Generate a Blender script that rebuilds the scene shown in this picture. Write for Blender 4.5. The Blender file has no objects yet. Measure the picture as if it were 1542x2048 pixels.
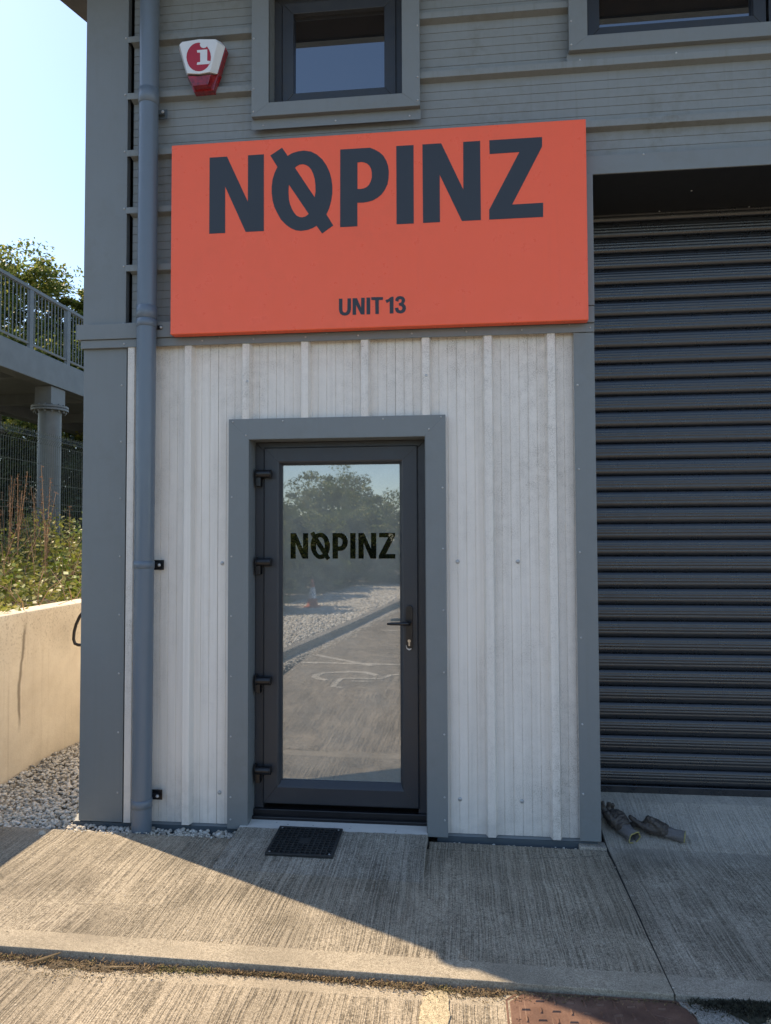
import bpy, math, random
import numpy as np
from mathutils import Vector, Matrix
from mathutils.geometry import tessellate_polygon
random.seed(7); RNG = np.random.default_rng(7)
S = bpy.context.scene; C = S.collection; R = math.radians

# ------------------------------------------------------------------ camera
cam = bpy.data.cameras.new('camera'); co = bpy.data.objects.new('camera', cam); C.objects.link(co); S.camera = co
YAW, PITCH, ROLL = R(-6.08), R(2.08), R(-.206)
fw = Vector((math.sin(YAW)*math.cos(PITCH), math.cos(YAW)*math.cos(PITCH), math.sin(PITCH)))
r0 = fw.cross(Vector((0, 0, 1))).normalized(); u0 = r0.cross(fw)
rr = math.cos(ROLL)*r0 + math.sin(ROLL)*u0; uu = -math.sin(ROLL)*r0 + math.cos(ROLL)*u0
M = Matrix((rr, uu, -fw)).transposed().to_4x4(); M.translation = Vector((0, -3.88, 1.56)); co.matrix_world = M
cam.sensor_fit = 'VERTICAL'; cam.sensor_height = 24.0; cam.lens = 24.0*1420/2048
cam.clip_start = .05; cam.clip_end = 600
S.render.resolution_x = 771; S.render.resolution_y = 1024

# ------------------------------------------------------------------ light
ELEV = R(49.5); sx, sy = -.891, .454
w = bpy.data.worlds.new('World'); S.world = w; w.use_nodes = True
nt = w.node_tree; nt.nodes.clear()
sky = nt.nodes.new('ShaderNodeTexSky'); sky.sky_type = 'NISHITA'; sky.sun_disc = False
sky.sun_elevation = ELEV; sky.sun_rotation = math.atan2(sx, sy); sky.air_density = 1.0; sky.dust_density = .45; sky.ozone_density = 1.0
bg = nt.nodes.new('ShaderNodeBackground'); bg.inputs[1].default_value = .080
wo = nt.nodes.new('ShaderNodeOutputWorld'); nt.links.new(sky.outputs[0], bg.inputs[0]); nt.links.new(bg.outputs[0], wo.inputs[0])
sl = bpy.data.lights.new('sun', 'SUN'); sl.energy = 2.3; sl.angle = R(.5); sl.color = (1, .80, .56)
so = bpy.data.objects.new('sun', sl); C.objects.link(so)
so.rotation_euler = Vector((-sx*math.cos(ELEV), -sy*math.cos(ELEV), -math.sin(ELEV))).to_track_quat('-Z', 'Y').to_euler()
V = S.view_settings; V.view_transform = 'Standard'; V.look = 'None'; V.gamma = 1; V.use_curve_mapping = False
V.exposure = 1.75
S.render.engine = 'CYCLES'

# ------------------------------------------------------------------ helpers
def tag(o, label=None, cat=None, group=None, kind=None):
    if label: o['label'] = label
    if cat: o['category'] = cat
    if group: o['group'] = group
    if kind: o['kind'] = kind
    return o
def empty(name, loc=(0, 0, 0)):
    o = bpy.data.objects.new(name, None); C.objects.link(o); o.location = loc; o.empty_display_size = .1; return o
class MB:
    """collects faces of one mesh"""
    def __init__(s): s.v = []; s.f = []; s.m = []
    def add(s, v, f, m=0):
        n = len(s.v); s.v += [tuple(p) for p in v]; s.f += [tuple(i+n for i in q) for q in f]; s.m += [m]*len(f); return s
    def box(s, x0, x1, y0, y1, z0, z1, m=0):
        v = [(x, y, z) for x in (x0, x1) for y in (y0, y1) for z in (z0, z1)]
        return s.add(v, [(0, 1, 3, 2), (4, 6, 7, 5), (0, 4, 5, 1), (2, 3, 7, 6), (0, 2, 6, 4), (1, 5, 7, 3)], m)
    def tube(s, p, q, r, n=12, r2=None, cap=True, m=0):
        p = Vector(p); q = Vector(q); d = (q-p).normalized(); r2 = r if r2 is None else r2
        a = d.orthogonal().normalized(); b = d.cross(a)
        v = [p+(a*math.cos(t)+b*math.sin(t))*r for t in (2*math.pi*i/n for i in range(n))]
        v += [q+(a*math.cos(t)+b*math.sin(t))*r2 for t in (2*math.pi*i/n for i in range(n))]
        f = [(i, (i+1) % n, n+(i+1) % n, n+i) for i in range(n)]
        if cap: f += [tuple(range(n))[::-1], tuple(range(n, 2*n))]
        return s.add(v, f, m)
    def path(s, pts, r, n=10, m=0):
        pts = [Vector(p) for p in pts]; vs = []; k = len(pts); up = None
        rs = r if isinstance(r, (list, tuple)) else [r]*k
        for i, p in enumerate(pts):
            d = (pts[min(i+1, k-1)]-pts[max(i-1, 0)]).normalized()
            if up is None: up = d.orthogonal().normalized()
            up = (up-d*up.dot(d)).normalized(); b = d.cross(up)
            vs += [p+(up*math.cos(t)+b*math.sin(t))*rs[i] for t in (2*math.pi*j/n for j in range(n))]
        f = [(i*n+j, i*n+(j+1) % n, (i+1)*n+(j+1) % n, (i+1)*n+j) for i in range(k-1) for j in range(n)]
        f += [tuple(range(n))[::-1], tuple(range((k-1)*n, k*n))]
        return s.add(vs, f, m)
    def poly(s, loops, y0, y1, m=0):
        """flat outline in x,z (with holes) from y0 (front) to y1 (back)"""
        vs = [Vector((x, z, 0)) for L in loops for x, z in L]; t = tessellate_polygon([[Vector((x, z, 0)) for x, z in L] for L in loops])
        n = len(vs); v = [(p.x, y0, p.y) for p in vs]+[(p.x, y1, p.y) for p in vs]
        ff = []
        for a, b, c in t:
            cr = (vs[b]-vs[a]).cross(vs[c]-vs[a]).z
            ff.append((a, b, c) if cr > 0 else (a, c, b))
        ff += [(c+n, b+n, a+n) for a, b, c in ff]
        k = 0
        for L in loops:
            q = len(L); ff += [(k+i, k+n+i, k+n+(i+1) % q, k+(i+1) % q) for i in range(q)]; k += q
        return s.add(v, ff, m)
    def frame(s, x0, x1, z0, z1, wd, y0, y1, m=0, bottom=True, wb=None, bev=0):
        """mitred frame ring with front at y0; inner edge can be bevelled back by bev"""
        wb = wd if wb is None else wb
        o = [(x0, z0), (x1, z0), (x1, z1), (x0, z1)]; i = [(x0+wd, z0+(wb if bottom else 0)), (x1-wd, z0+(wb if bottom else 0)), (x1-wd, z1-wd), (x0+wd, z1-wd)]
        v = [(x, y0, z) for x, z in o]+[(x, y0, z) for x, z in i]+[(x, y1, z) for x, z in o]+[(x, y1, z) for x, z in i]
        for k in range(4):
            if k == 0 and not bottom: continue
            j = (k+1) % 4
            vv = [v[k], v[j], v[4+j], v[4+k], v[8+k], v[8+j], v[12+j], v[12+k]]
            s.add(vv, [(0, 1, 2, 3), (7, 6, 5, 4), (0, 4, 5, 1), (3, 2, 6, 7), (0, 3, 7, 4), (1, 5, 6, 2)], m)
        return s
    def build(s, name, mats, parent=None, smooth=False, bevel=0, loc=None):
        me = bpy.data.meshes.new(name); me.from_pydata(s.v, [], s.f)
        for m in (mats if isinstance(mats, (list, tuple)) else [mats]): me.materials.append(m)
        me.polygons.foreach_set('material_index', s.m)
        if smooth: me.polygons.foreach_set('use_smooth', [True]*len(s.f))
        me.update(); o = bpy.data.objects.new(name, me); C.objects.link(o)
        if parent: o.parent = parent
        if loc: o.location = loc
        if bevel:
            b = o.modifiers.new('bevel', 'BEVEL'); b.width = bevel; b.segments = 2; b.limit_method = 'ANGLE'; b.angle_limit = R(40)
        return o
def share(o, name, parent, loc, scale=None, rot=None):
    c = bpy.data.objects.new(name, o.data); C.objects.link(c); c.parent = parent; c.location = loc
    if scale: c.scale = scale
    if rot: c.rotation_euler = rot
    return c
def soup(name, V4, mat, parent=None, nv=4):
    """many loose quads/tris: V4 array (n, nv, 3)"""
    n = len(V4); me = bpy.data.meshes.new(name); me.vertices.add(n*nv); me.vertices.foreach_set('co', V4.astype(np.float32).ravel())
    me.loops.add(n*nv); me.loops.foreach_set('vertex_index', np.arange(n*nv, dtype=np.int32))
    me.polygons.add(n); me.polygons.foreach_set('loop_start', np.arange(0, n*nv, nv, dtype=np.int32))
    me.update(calc_edges=True); me.materials.append(mat)
    o = bpy.data.objects.new(name, me); C.objects.link(o)
    if parent: o.parent = parent
    return o

# ------------------------------------------------------------------ materials
class NM:
    def __init__(s, name):
        s.m = bpy.data.materials.new(name); s.m.use_nodes = True; s.t = s.m.node_tree; s.t.nodes.clear()
        s.out = s.n('ShaderNodeOutputMaterial'); s.tc = s.n('ShaderNodeTexCoord'); s.geo = s.n('ShaderNodeNewGeometry')
        s.pos = s.geo.outputs['Position']
    def n(s, k, **kw):
        q = s.t.nodes.new(k)
        for a, b in kw.items(): setattr(q, a, b)
        return q
    def l(s, a, b): s.t.links.new(a, b)
    def map(s, sc=(1, 1, 1), rot=(0, 0, 0), src=None):
        q = s.n('ShaderNodeMapping'); q.inputs['Scale'].default_value = sc; q.inputs['Rotation'].default_value = rot; s.l(src or s.pos, q.inputs[0]); return q.outputs[0]
    def noise(s, scale, detail=4, rough=.55, vec=None, dist=0):
        q = s.n('ShaderNodeTexNoise'); q.inputs['Scale'].default_value = scale; q.inputs['Detail'].default_value = detail
        q.inputs['Roughness'].default_value = rough; q.inputs['Distortion'].default_value = dist; s.l(vec or s.pos, q.inputs['Vector']); return q.outputs['Fac']
    def ramp(s, f, *st):
        q = s.n('ShaderNodeValToRGB'); e = q.color_ramp.elements
        while len(e) < len(st): e.new(.5)
        for i, (p, c) in enumerate(st): e[i].position = p; e[i].color = c if len(c) == 4 else (*c, 1)
        s.l(f, q.inputs[0]); return q.outputs[0]
    def r1(s, f, a, b, x=0., y=1.):
        q = s.n('ShaderNodeMapRange'); q.inputs[1].default_value = a; q.inputs[2].default_value = b; q.inputs[3].default_value = x; q.inputs[4].default_value = y; s.l(f, q.inputs[0]); return q.outputs[0]
    def math(s, op, a, b=None):
        q = s.n('ShaderNodeMath', operation=op)
        for i, z in enumerate((a, b)):
            if z is None: continue
            if isinstance(z, (int, float)): q.inputs[i].default_value = z
            else: s.l(z, q.inputs[i])
        return q.outputs[0]
    def mix(s, f, a, b, mode='MIX'):
        q = s.n('ShaderNodeMix', data_type='RGBA', blend_type=mode)
        for k, z in ((0, f), (6, a), (7, b)):
            if isinstance(z, (int, float)): q.inputs[k].default_value = z
            elif isinstance(z, (tuple, list)): q.inputs[k].default_value = (*z, 1) if len(z) == 3 else z
            else: s.l(z, q.inputs[k])
        return q.outputs[2]
    def sep(s, src=None):
        q = s.n('ShaderNodeSeparateXYZ'); s.l(src or s.pos, q.inputs[0]); return q.outputs
    def bump(s, h, strength=.5, dist=.01, nrm=None):
        q = s.n('ShaderNodeBump'); q.inputs['Strength'].default_value = strength; q.inputs['Distance'].default_value = dist
        s.l(h, q.inputs['Height'])
        if nrm: s.l(nrm, q.inputs['Normal'])
        return q.outputs[0]
    def pr(s, col, rough=.5, metal=0, spec=.5, nrm=None, coat=0, coatr=.1):
        q = s.n('ShaderNodeBsdfPrincipled')
        def st(k, z):
            if isinstance(z, (int, float)): q.inputs[k].default_value = z
            elif isinstance(z, (tuple, list)): q.inputs[k].default_value = (*z, 1)
            else: s.l(z, q.inputs[k])
        st('Base Color', col); st('Roughness', rough); st('Metallic', metal); st('Specular IOR Level', spec); st('Coat Weight', coat); st('Coat Roughness', coatr)
        if nrm: s.l(nrm, q.inputs['Normal'])
        return q
    def done(s, sh): s.l(sh.outputs[0], s.out.inputs[0]); return s.m

def paint(name, col, rough=.45, dirt=(.10, .095, .075), amt=.35, spec=.4, fine=True, run=True, coat=0, oil=.12):
    """coil coated sheet metal with dirt film, faint runs and slight oil canning"""
    k = NM(name)
    big = k.noise(2.3, 5, .6); med = k.noise(14, 6, .7); runs = k.noise(1, 5, .65, k.map((38, 38, 1.6)))
    f = k.math('MULTIPLY', k.r1(big, .42, .72), k.r1(med, .4, .68)); f2 = k.math('MULTIPLY', k.r1(runs, .5, .8), .5 if run else 0.)
    f = k.math('MULTIPLY', k.math('MAXIMUM', f, f2), amt)
    c = k.mix(f, col, dirt); c = k.mix(k.r1(k.noise(1.1, 2), .3, .7, 0, .18), c, tuple(min(1, z*1.25) for z in col))
    sp = k.r1(k.noise(170, 2, .6), .66, .74, 0, .35*amt+.03); c = k.mix(sp, c, tuple(z*.45 for z in col))
    h = k.noise(1.7, 2, .5); nr = k.bump(h, oil, .05); nr = k.bump(k.noise(260, 2), .04, .002, nr)
    ro = k.r1(med, .3, .7, rough-.06, rough+.14)
    return k.done(k.pr(c, ro, 0, spec, nr, coat))
def plain(name, col, rough=.5, metal=0, spec=.5, var=.15, sc=20, bump=0):
    k = NM(name); n = k.noise(sc, 4); c = k.mix(k.r1(n, .3, .7), tuple(z*(1-var) for z in col), tuple(min(1, z*(1+var)) for z in col))
    return k.done(k.pr(c, rough, metal, spec, k.bump(n, bump, .01) if bump else None))

def white_clad():
    k = NM('white_cladding_paint'); col = (.80, .755, .69)
    x, y, z = k.sep()
    speck = k.noise(190, 4, .8); clump = k.noise(16, 5, .7); patch = k.noise(3.0, 5, .6, k.map((1, 1, .45))); top = k.r1(z, 2.05, 2.66)
    runs = k.noise(1, 5, .6, k.map((34, 34, .8)))
    m = k.math('ADD', k.r1(patch, .42, .75, 0, .8), k.math('MULTIPLY', top, .45))
    right = k.r1(x, .05, .5, 0, .35); m = k.math('ADD', m, right)
    m1 = k.math('MULTIPLY', k.math('MULTIPLY', k.r1(speck, .44, .62), k.r1(clump, .34, .60)), m)
    c = k.mix(k.math('MULTIPLY', k.r1(patch, .45, .7), .10), col, (.55, .52, .47)); c = k.mix(k.math('MULTIPLY', m1, .85), c, (.20, .17, .13))
    c = k.mix(k.math('MULTIPLY', k.r1(runs, .46, .75), .30), c, (.45, .42, .37))
    foot = k.math('MULTIPLY', k.r1(z, .35, -.05), k.r1(k.noise(9, 5, .7), .35, .7)); c = k.mix(k.math('MULTIPLY', foot, .45), c, (.34, .34, .33))
    lich = k.r1(k.noise(210, 2, .5), .68, .72); c = k.mix(k.math('MULTIPLY', lich, k.math('MULTIPLY', m, .8)), c, (.12, .10, .08))
    nr = k.bump(k.noise(1.4, 2), .10, .05); nr = k.bump(speck, .10, .003, nr)
    return k.done(k.pr(c, .5, 0, .35, nr))

def concrete(name, broom=True, margin=None, tint=(1, 1, 1), ang=0, coarse=1., dark=0., clean=None, mstr=.22, mcol=(.46, .43, .37)):
    # drawn concrete: fine broom lines, exposed grit, worn and stained areas
    k = NM(name); x, y, z = k.sep()
    wx = k.math('ADD', x, k.math('MULTIPLY', k.math('SUBTRACT', k.noise(1.5, 3, .6), .5), .055)); wx = k.math('ADD', wx, k.math('MULTIPLY', k.math('SUBTRACT', k.noise(9, 2, .5), .5), .0035))
    cb_ = k.n('ShaderNodeCombineXYZ'); k.l(wx, cb_.inputs[0]); k.l(y, cb_.inputs[1]); wp = cb_.outputs[0]
    ln = k.noise(1, 2, .6, k.map((140/coarse, 1.1, 1), (0, 0, ang), wp)); ln2 = k.noise(1, 2, .5, k.map((330/coarse, 4.5, 1), (0, 0, ang), wp))
    grit = k.noise(230, 4, .8); grit2 = k.noise(75, 4, .75); med = k.noise(11, 6, .7); big = k.noise(1.7, 4, .6); worn = k.noise(3.2, 5, .7)
    base = k.mix(k.r1(med, .3, .7), (.27, .243, .195), (.50, .455, .375))
    blot = k.noise(3.6, 6, .72, None, .6); base = k.mix(k.r1(blot, .48, .68, 0, .55), base, (.19, .165, .125))
    base = k.mix(k.r1(grit, .48, .62, 0, .9), base, (.58, .54, .47)); base = k.mix(k.r1(grit, .5, .38, 0, .9), base, (.11, .10, .083)); base = k.mix(k.r1(grit2, .5, .34, 0, .75), base, (.15, .135, .11))
    lines = k.math('ADD', k.math('MULTIPLY', k.r1(ln, .36, .62), .55), k.math('MULTIPLY', k.r1(ln2, .35, .65), .45))
    if broom:
        am = k.r1(worn, .3, .62, .25, .9)
        if margin is not None:
            yy = k.math('ADD', y, k.math('MULTIPLY', k.math('SUBTRACT', k.noise(7, 4, .7), .5), .03))
            mk = None
            for (a, b) in margin:
                q = k.math('MULTIPLY', k.r1(yy, a-.004, a+.004), k.r1(yy, b+.004, b-.004)); mk = q if mk is None else k.math('MAXIMUM', mk, q)
            am = k.math('MULTIPLY', am, k.r1(mk, 0, 1, 1, .10))
        groove = k.math('MULTIPLY', k.math('MULTIPLY', k.r1(lines, .58, .25), k.r1(grit2, .62, .40, .35, 1)), am)
        c = k.mix(k.math('MULTIPLY', groove, .78), base, (.075, .065, .050))
        ridge = k.math('MULTIPLY', k.r1(lines, .55, .8), am); c = k.mix(k.math('MULTIPLY', ridge, .30), c, (.50, .46, .40))
    else: c = base
    st = k.math('MULTIPLY', k.r1(big, .46, .66), k.r1(med, .25, .6)); c = k.mix(k.math('MULTIPLY', st, .5+dark), c, (.12, .11, .09))
    if margin is not None: c = k.mix(k.math('MULTIPLY', mk, mstr), c, mcol)
    oil = k.r1(k.noise(6.3, 3, .5), .70, .76, 0, .45); c = k.mix(oil, c, (.10, .09, .075))
    spot = k.r1(k.noise(48, 2, .4), .735, .76, 0, .7); c = k.mix(spot, c, (.075, .068, .055)); spot2 = k.r1(k.noise(61, 2, .4), .74, .76, 0, .6); c = k.mix(spot2, c, (.62, .60, .54))
    if clean is not None: c = k.mix(k.r1(k.math('ADD', y, k.math('MULTIPLY', k.noise(3, 4, .6), .3)), clean-.15, clean+.2, 0, .42), c, (.60, .585, .55))
    c = k.mix(1., c, tint, 'MULTIPLY')
    h = k.math('ADD', k.math('MULTIPLY', grit, .5), k.math('MULTIPLY', med, .4))
    if broom: h = k.math('SUBTRACT', h, k.math('MULTIPLY', groove, 1.6))
    nr = k.bump(h, .8, .004)
    return k.done(k.pr(c, .88, 0, .25, nr))

def leafm(name, a, b, c=None, trans=.35):
    k = NM(name); rnd = k.geo.outputs['Random Per Island']
    col = k.ramp(rnd, (0, a), (.6, b), (1, c or b)); col = k.mix(k.r1(k.noise(.9, 3), .35, .65, 0, .55), col, tuple(z*.55 for z in a))
    p = k.pr(col, .5, 0, .4); t = k.n('ShaderNodeBsdfTranslucent'); k.l(col, t.inputs[0])
    mx = k.n('ShaderNodeMixShader'); mx.inputs[0].default_value = trans; k.l(p.outputs[0], mx.inputs[1]); k.l(t.outputs[0], mx.inputs[2]); return k.done(mx)
def glassy(name, col, fac, rough=.01, dusty=0, grid=False):
    k = NM(name); d = k.n('ShaderNodeBsdfDiffuse')
    n = k.noise(6, 6, .7); f = k.noise(240, 3, .7)
    c = k.mix(k.r1(n, .35, .7), tuple(z*.85 for z in col), tuple(z*1.15 for z in col))
    if dusty: c = k.mix(k.r1(f, .5, .75, 0, dusty), c, tuple(min(1, z*1.5+.03) for z in col))
    k.l(c, d.inputs[0]); g = k.n('ShaderNodeBsdfGlossy'); g.inputs['Roughness'].default_value = rough; g.inputs[0].default_value = (.93, .96, 1, 1)
    k.l(k.bump(k.noise(1.3, 2), .012, .02), g.inputs['Normal'])
    fr = k.n('ShaderNodeFresnel'); fr.inputs[0].default_value = 1.5
    mx = k.n('ShaderNodeMixShader'); k.l(k.math('MAXIMUM', fr.outputs[0], fac), mx.inputs[0]); k.l(d.outputs[0], mx.inputs[1]); k.l(g.outputs[0], mx.inputs[2]); return k.done(mx)

GREY = (.165, .195, .215)
m_grey = paint('grey_cladding_paint', (.215, .236, .240), .5, (.125, .12, .095), .8)
m_trim = paint('grey_flashing_paint', (.185, .204, .210), .45, (.12, .115, .09), .30)
m_plinth = paint('dark_plinth_paint', (.07, .09, .105), .5, amt=.3)
m_white = white_clad()
m_pipe = paint('pipe_paint', (.125, .16, .20), .33, (.1, .1, .09), .18, coat=.2, oil=.03)
m_anth = paint('anthracite_frame', (.030, .034, .042), .38, (.09, .085, .07), .25, spec=.5, oil=.02)
m_slat = paint('anthracite_slat', (.016, .019, .024), .27, (.07, .06, .05), .18, spec=.8, run=False, oil=.03)
m_black = plain('black_plastic', (.010, .010, .012), .3, spec=.5)
m_dark = plain('dark_soffit_metal', (.020, .022, .025), .45)
m_brown = plain('brown_soffit_board', (.055, .045, .036), .6, var=.3, sc=6)
m_orange = paint('orange_sign_panel', (.95, .125, .045), .30, (.45, .10, .06), .16, spec=.5, run=True, oil=.02)
m_navy = plain('navy_sign_vinyl', (.036, .044, .056), .5, spec=.35, var=.04, sc=3)
m_screw = plain('screw_head', (.42, .43, .43), .4, .3, var=.3, sc=90)
m_boltm = plain('galvanised_bolt', (.40, .42, .43), .38, .7, var=.2, sc=90)
m_alarm = plain('white_alarm_plastic', (.66, .69, .72), .35, var=.03)
m_red = plain('red_print', (.36, .012, .030), .4, var=.05)
m_redlens = plain('red_translucent_lens', (.22, .012, .015), .12, var=.5, sc=60, spec=.7)
m_film = glassy('frosted_window_film', (.235, .25, .235), .26, .016, .35)
m_clear = glassy('clear_cut_lettering', (.004, .005, .004), .12, .01)
m_pane = glassy('dark_window_pane', (.012, .012, .013), .22, .01, .03)
m_slab = concrete('broomed_apron_concrete', margin=[(-1.4, -1.10)], tint=(1.03, .98, .89), dark=.2)
m_road = concrete('broomed_road_concrete', margin=[(-1.315, -1.0)], tint=(1.06, .99, .88), coarse=1.5)
m_ramp = concrete('ramp_concrete', margin=[(-.060, .2)], tint=(1.0, .99, .96), mstr=.9, mcol=(.66, .65, .62))
m_shutfloor = concrete('shutter_floor_concrete', tint=(1.03, .99, .93), dark=.15, clean=.08, ang=R(-9), margin=[(-1.4, -1.10)])
m_conc = concrete('plain_concrete', broom=False)

def gz(x): return -.05-.01*max(-3, min(2, x))
# ------------------------------------------------------------------ ground, slabs
def sheet(name, x0, x1, y0, y1, zf, mat, th=.12, nx=12, ny=6, parent=None, kind='structure', bev=.003):
    b = MB(); n = 0; v = []; f = []
    xs = np.linspace(x0, x1, nx+1); ys = np.linspace(y0, y1, ny+1)
    for X in xs:
        for Y in ys: v.append((X, Y, zf(X, Y)))
    I = lambda i, j: i*(ny+1)+j
    for i in range(nx):
        for j in range(ny): f.append((I(i, j), I(i+1, j), I(i+1, j+1), I(i, j+1)))
    k = len(v); v += [(a, c, d-th) for a, c, d in v]
    rim = [I(i, 0) for i in range(nx+1)]+[I(nx, j) for j in range(1, ny+1)]+[I(i, ny) for i in range(nx-1, -1, -1)]+[I(0, j) for j in range(ny-1, 0, -1)]
    for a, c in zip(rim, rim[1:]+rim[:1]): f.append((c, a, a+k, c+k))
    b.add(v, f); o = b.build(name, mat, parent, bevel=bev)
    if kind: tag(o, kind=kind)
    return o
m_soil = plain('dry_ground', (.12, .10, .07), .95, var=.4, sc=3, bump=.4)
b = MB(); b.add([(-250, -250, -.34), (250, -250, -.34), (250, 250, -.34), (-250, 250, -.34)], [(0, 1, 2, 3)])
tag(b.build('ground', m_soil), kind='structure')
sheet('apron_slab', -3.04, .738, -1.215, -.145, lambda x, y: gz(x), m_slab)
sheet('apron_slab_front_of_wall', -.182, .600, -.145+.0015, -.050, lambda x, y: gz(x), m_slab, nx=4, ny=1, bev=0) if False else None
def right_floor(x, y):
    a = gz(x)
    t = max(0, min(1, (y+.07)/.52)); t = t*t*(3-2*t)
    return a+t*(.072-a)
sheet('shutter_apron_slab', .742, 6.2, -1.215, .70, right_floor, m_shutfloor, nx=10, ny=16)
sheet('yard_road', -2.1, 24, -60, -1.245, lambda x, y: gz(x)-.025, m_road, nx=14, ny=10)
# slab strips either side of the door, up to the narrow gravel gap along the cladding
sheet('apron_edge', -.180, .735, -.1435, -.055, lambda x, y: gz(x), m_slab, nx=4, ny=1, bev=.003)
sheet('corner_stub_slab', .60, .737, -.053, .02, lambda x, y: gz(x)+.012, m_conc, nx=2, ny=1, bev=.004)
# ramp up to the door sill
b = MB(); prof = []
for i in range(11):
    y = .10-.72*i/10; t = i/10; prof.append((y, -.001*(1-t)+t*(-.047)))
v = []
for y, z in prof:
    for x in (-1.215, -.19): v.append((x, y, z+(gz(x)+.0385)*((.10-y)/.72)))
n = len(v); v += [(x, y, z-.14) for x, y, z in v]
f = [(2*i+2, 2*i+3, 2*i+1, 2*i) for i in range(10)]+[(2*i, n+2*i, n+2*i+2, 2*i+2) for i in range(10)]+[(2*i+1, 2*i+3, n+2*i+3, n+2*i+1) for i in range(10)]
b.add(v, f); tag(b.build('door_ramp', m_ramp), kind='structure')
RS = math.atan2(.046, .72)
def ramp_z(y): t = (.10-y)/.72; return -.001*(1-t)+t*(-.047)

# stones ----------------------------------------------------------------
ico = None
def stones(name, pts, sizes, mat, flat=.65, label=None):
    global ico
    t = (1+5**.5)/2
    V0 = np.array([(-1, t, 0), (1, t, 0), (-1, -t, 0), (1, -t, 0), (0, -1, t), (0, 1, t), (0, -1, -t), (0, 1, -t), (t, 0, -1), (t, 0, 1), (-t, 0, -1), (-t, 0, 1)])/1.9
    F0 = np.array([(0, 11, 5), (0, 5, 1), (0, 1, 7), (0, 7, 10), (0, 10, 11), (1, 5, 9), (5, 11, 4), (11, 10, 2), (10, 7, 6), (7, 1, 8), (3, 9, 4), (3, 4, 2), (3, 2, 6), (3, 6, 8), (3, 8, 9), (4, 9, 5), (2, 4, 11), (6, 2, 10), (8, 6, 7), (9, 8, 1)])
    n = len(pts); pts = np.asarray(pts)
    v = V0[None]*(1+RNG.uniform(-.28, .28, (n, 12, 1)))*np.asarray(sizes)[:, None, None]*RNG.uniform(.7, 1.25, (n, 1, 3))
    q = RNG.normal(size=(n, 4)); q /= np.linalg.norm(q, axis=1)[:, None]; a, b_, c, d = q.T
    Rm = np.stack([1-2*(c*c+d*d), 2*(b_*c-a*d), 2*(b_*d+a*c), 2*(b_*c+a*d), 1-2*(b_*b_+d*d), 2*(c*d-a*b_), 2*(b_*d-a*c), 2*(c*d+a*b_), 1-2*(b_*b_+c*c)], 1).reshape(n, 3, 3)
    v = np.einsum('nij,nkj->nki', Rm, v); v[..., 2] *= flat; v += pts[:, None, :]
    F = (F0[None]+12*np.arange(n)[:, None, None]).reshape(-1, 3)
    me = bpy.data.meshes.new(name); me.vertices.add(n*12); me.vertices.foreach_set('co', v.astype(np.float32).ravel())
    me.loops.add(len(F)*3); me.loops.foreach_set('vertex_index', F.astype(np.int32).ravel())
    me.polygons.add(len(F)); me.polygons.foreach_set('loop_start', np.arange(0, len(F)*3, 3, dtype=np.int32)); me.update(calc_edges=True)
    me.materials.append(mat); o = bpy.data.objects.new(name, me); C.objects.link(o); tag(o, label, kind='stuff'); return o
def stone_mat():
    k = NM('limestone_chippings'); c = k.ramp(k.geo.outputs['Random Per Island'], (0, (.34, .31, .26)), (.3, (.58, .54, .46)), (.75, (.72, .69, .61)), (1, (.82, .80, .74)))
    c = k.mix(k.r1(k.noise(120, 3), .35, .7, 0, .45), c, (.25, .22, .17)); return k.done(k.pr(c, .85, 0, .3, k.bump(k.noise(200, 3), .3, .002)))
m_stone = stone_mat(); m_bed = plain('gravel_bed_base', (.20, .18, .145), .95, var=.5, sc=60, bump=.6)
b = MB(); b.box(-3.04, -2.12, -.145, 8, -.3, -.075); b.box(-2.12, -1.22, -.143, .16, -.3, -.085); b.box(-.178, .598, -.054, .16, -.3, -.10)
tag(b.build('gravel_bed', m_bed), kind='structure')
n = 12500; P = np.stack([RNG.uniform(-3.03, -2.18, n), -.14+RNG.uniform(0, 1, n)**1.35*4.2, np.zeros(n)], 1); P[:, 2] = -.078+RNG.uniform(0, .030, n)+.02*np.sin(P[:, 0]*5)*np.sin(P[:, 1]*4)
stones('gravel', P, RNG.uniform(.006, .017, n), m_stone, label='pale limestone gravel between retaining wall and building')
n = 900; P = np.stack([RNG.uniform(-2.2, -1.23, n), RNG.uniform(-.155, -.01, n), RNG.uniform(-.088, -.052, n)], 1)
P2 = np.stack([RNG.uniform(-.178, .598, 260), RNG.uniform(-.065, -.005, 260), RNG.uniform(-.095, -.068, 260)], 1)
stones('gravel_strip', np.concatenate([P, P2]), np.concatenate([RNG.uniform(.007, .017, n), RNG.uniform(.004, .010, 260)]), m_stone, label='thin strip of gravel along foot of cladding')
nn = 230; P = np.stack([RNG.normal(-1.55, .35, nn), RNG.uniform(-.17, -.13, nn), np.full(nn, -.03)], 1); P[130:, 0] = RNG.uniform(-2.3, 2.2, 100); P[130:, 1] = RNG.uniform(-1.2, -.2, 100); P[130:, 2] = [gz(q) for q in P[130:, 0]]
stones('loose_grit', P, np.concatenate([RNG.uniform(.003, .007, 130), RNG.uniform(.0015, .0038, 100)]), m_stone, label='loose grit along the back edge of the slab')
st = MB().add([(-.02, -.012, 0), (.018, -.014, 0), (.022, .010, 0), (-.016, .014, 0), (-.012, -.006, .018), (.010, -.006, .022), (.012, .006, .016), (-.008, .008, .02)], [(3, 2, 1, 0), (0, 1, 5, 4), (1, 2, 6, 5), (2, 3, 7, 6), (3, 0, 4, 7), (4, 5, 6, 7)]).build('loose_stone', m_stone, bevel=.004, loc=(-2.26, -.21, -.031))
tag(st, 'single grey stone on the shaded corner of the concrete left of the drainpipe', 'stone')

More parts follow.
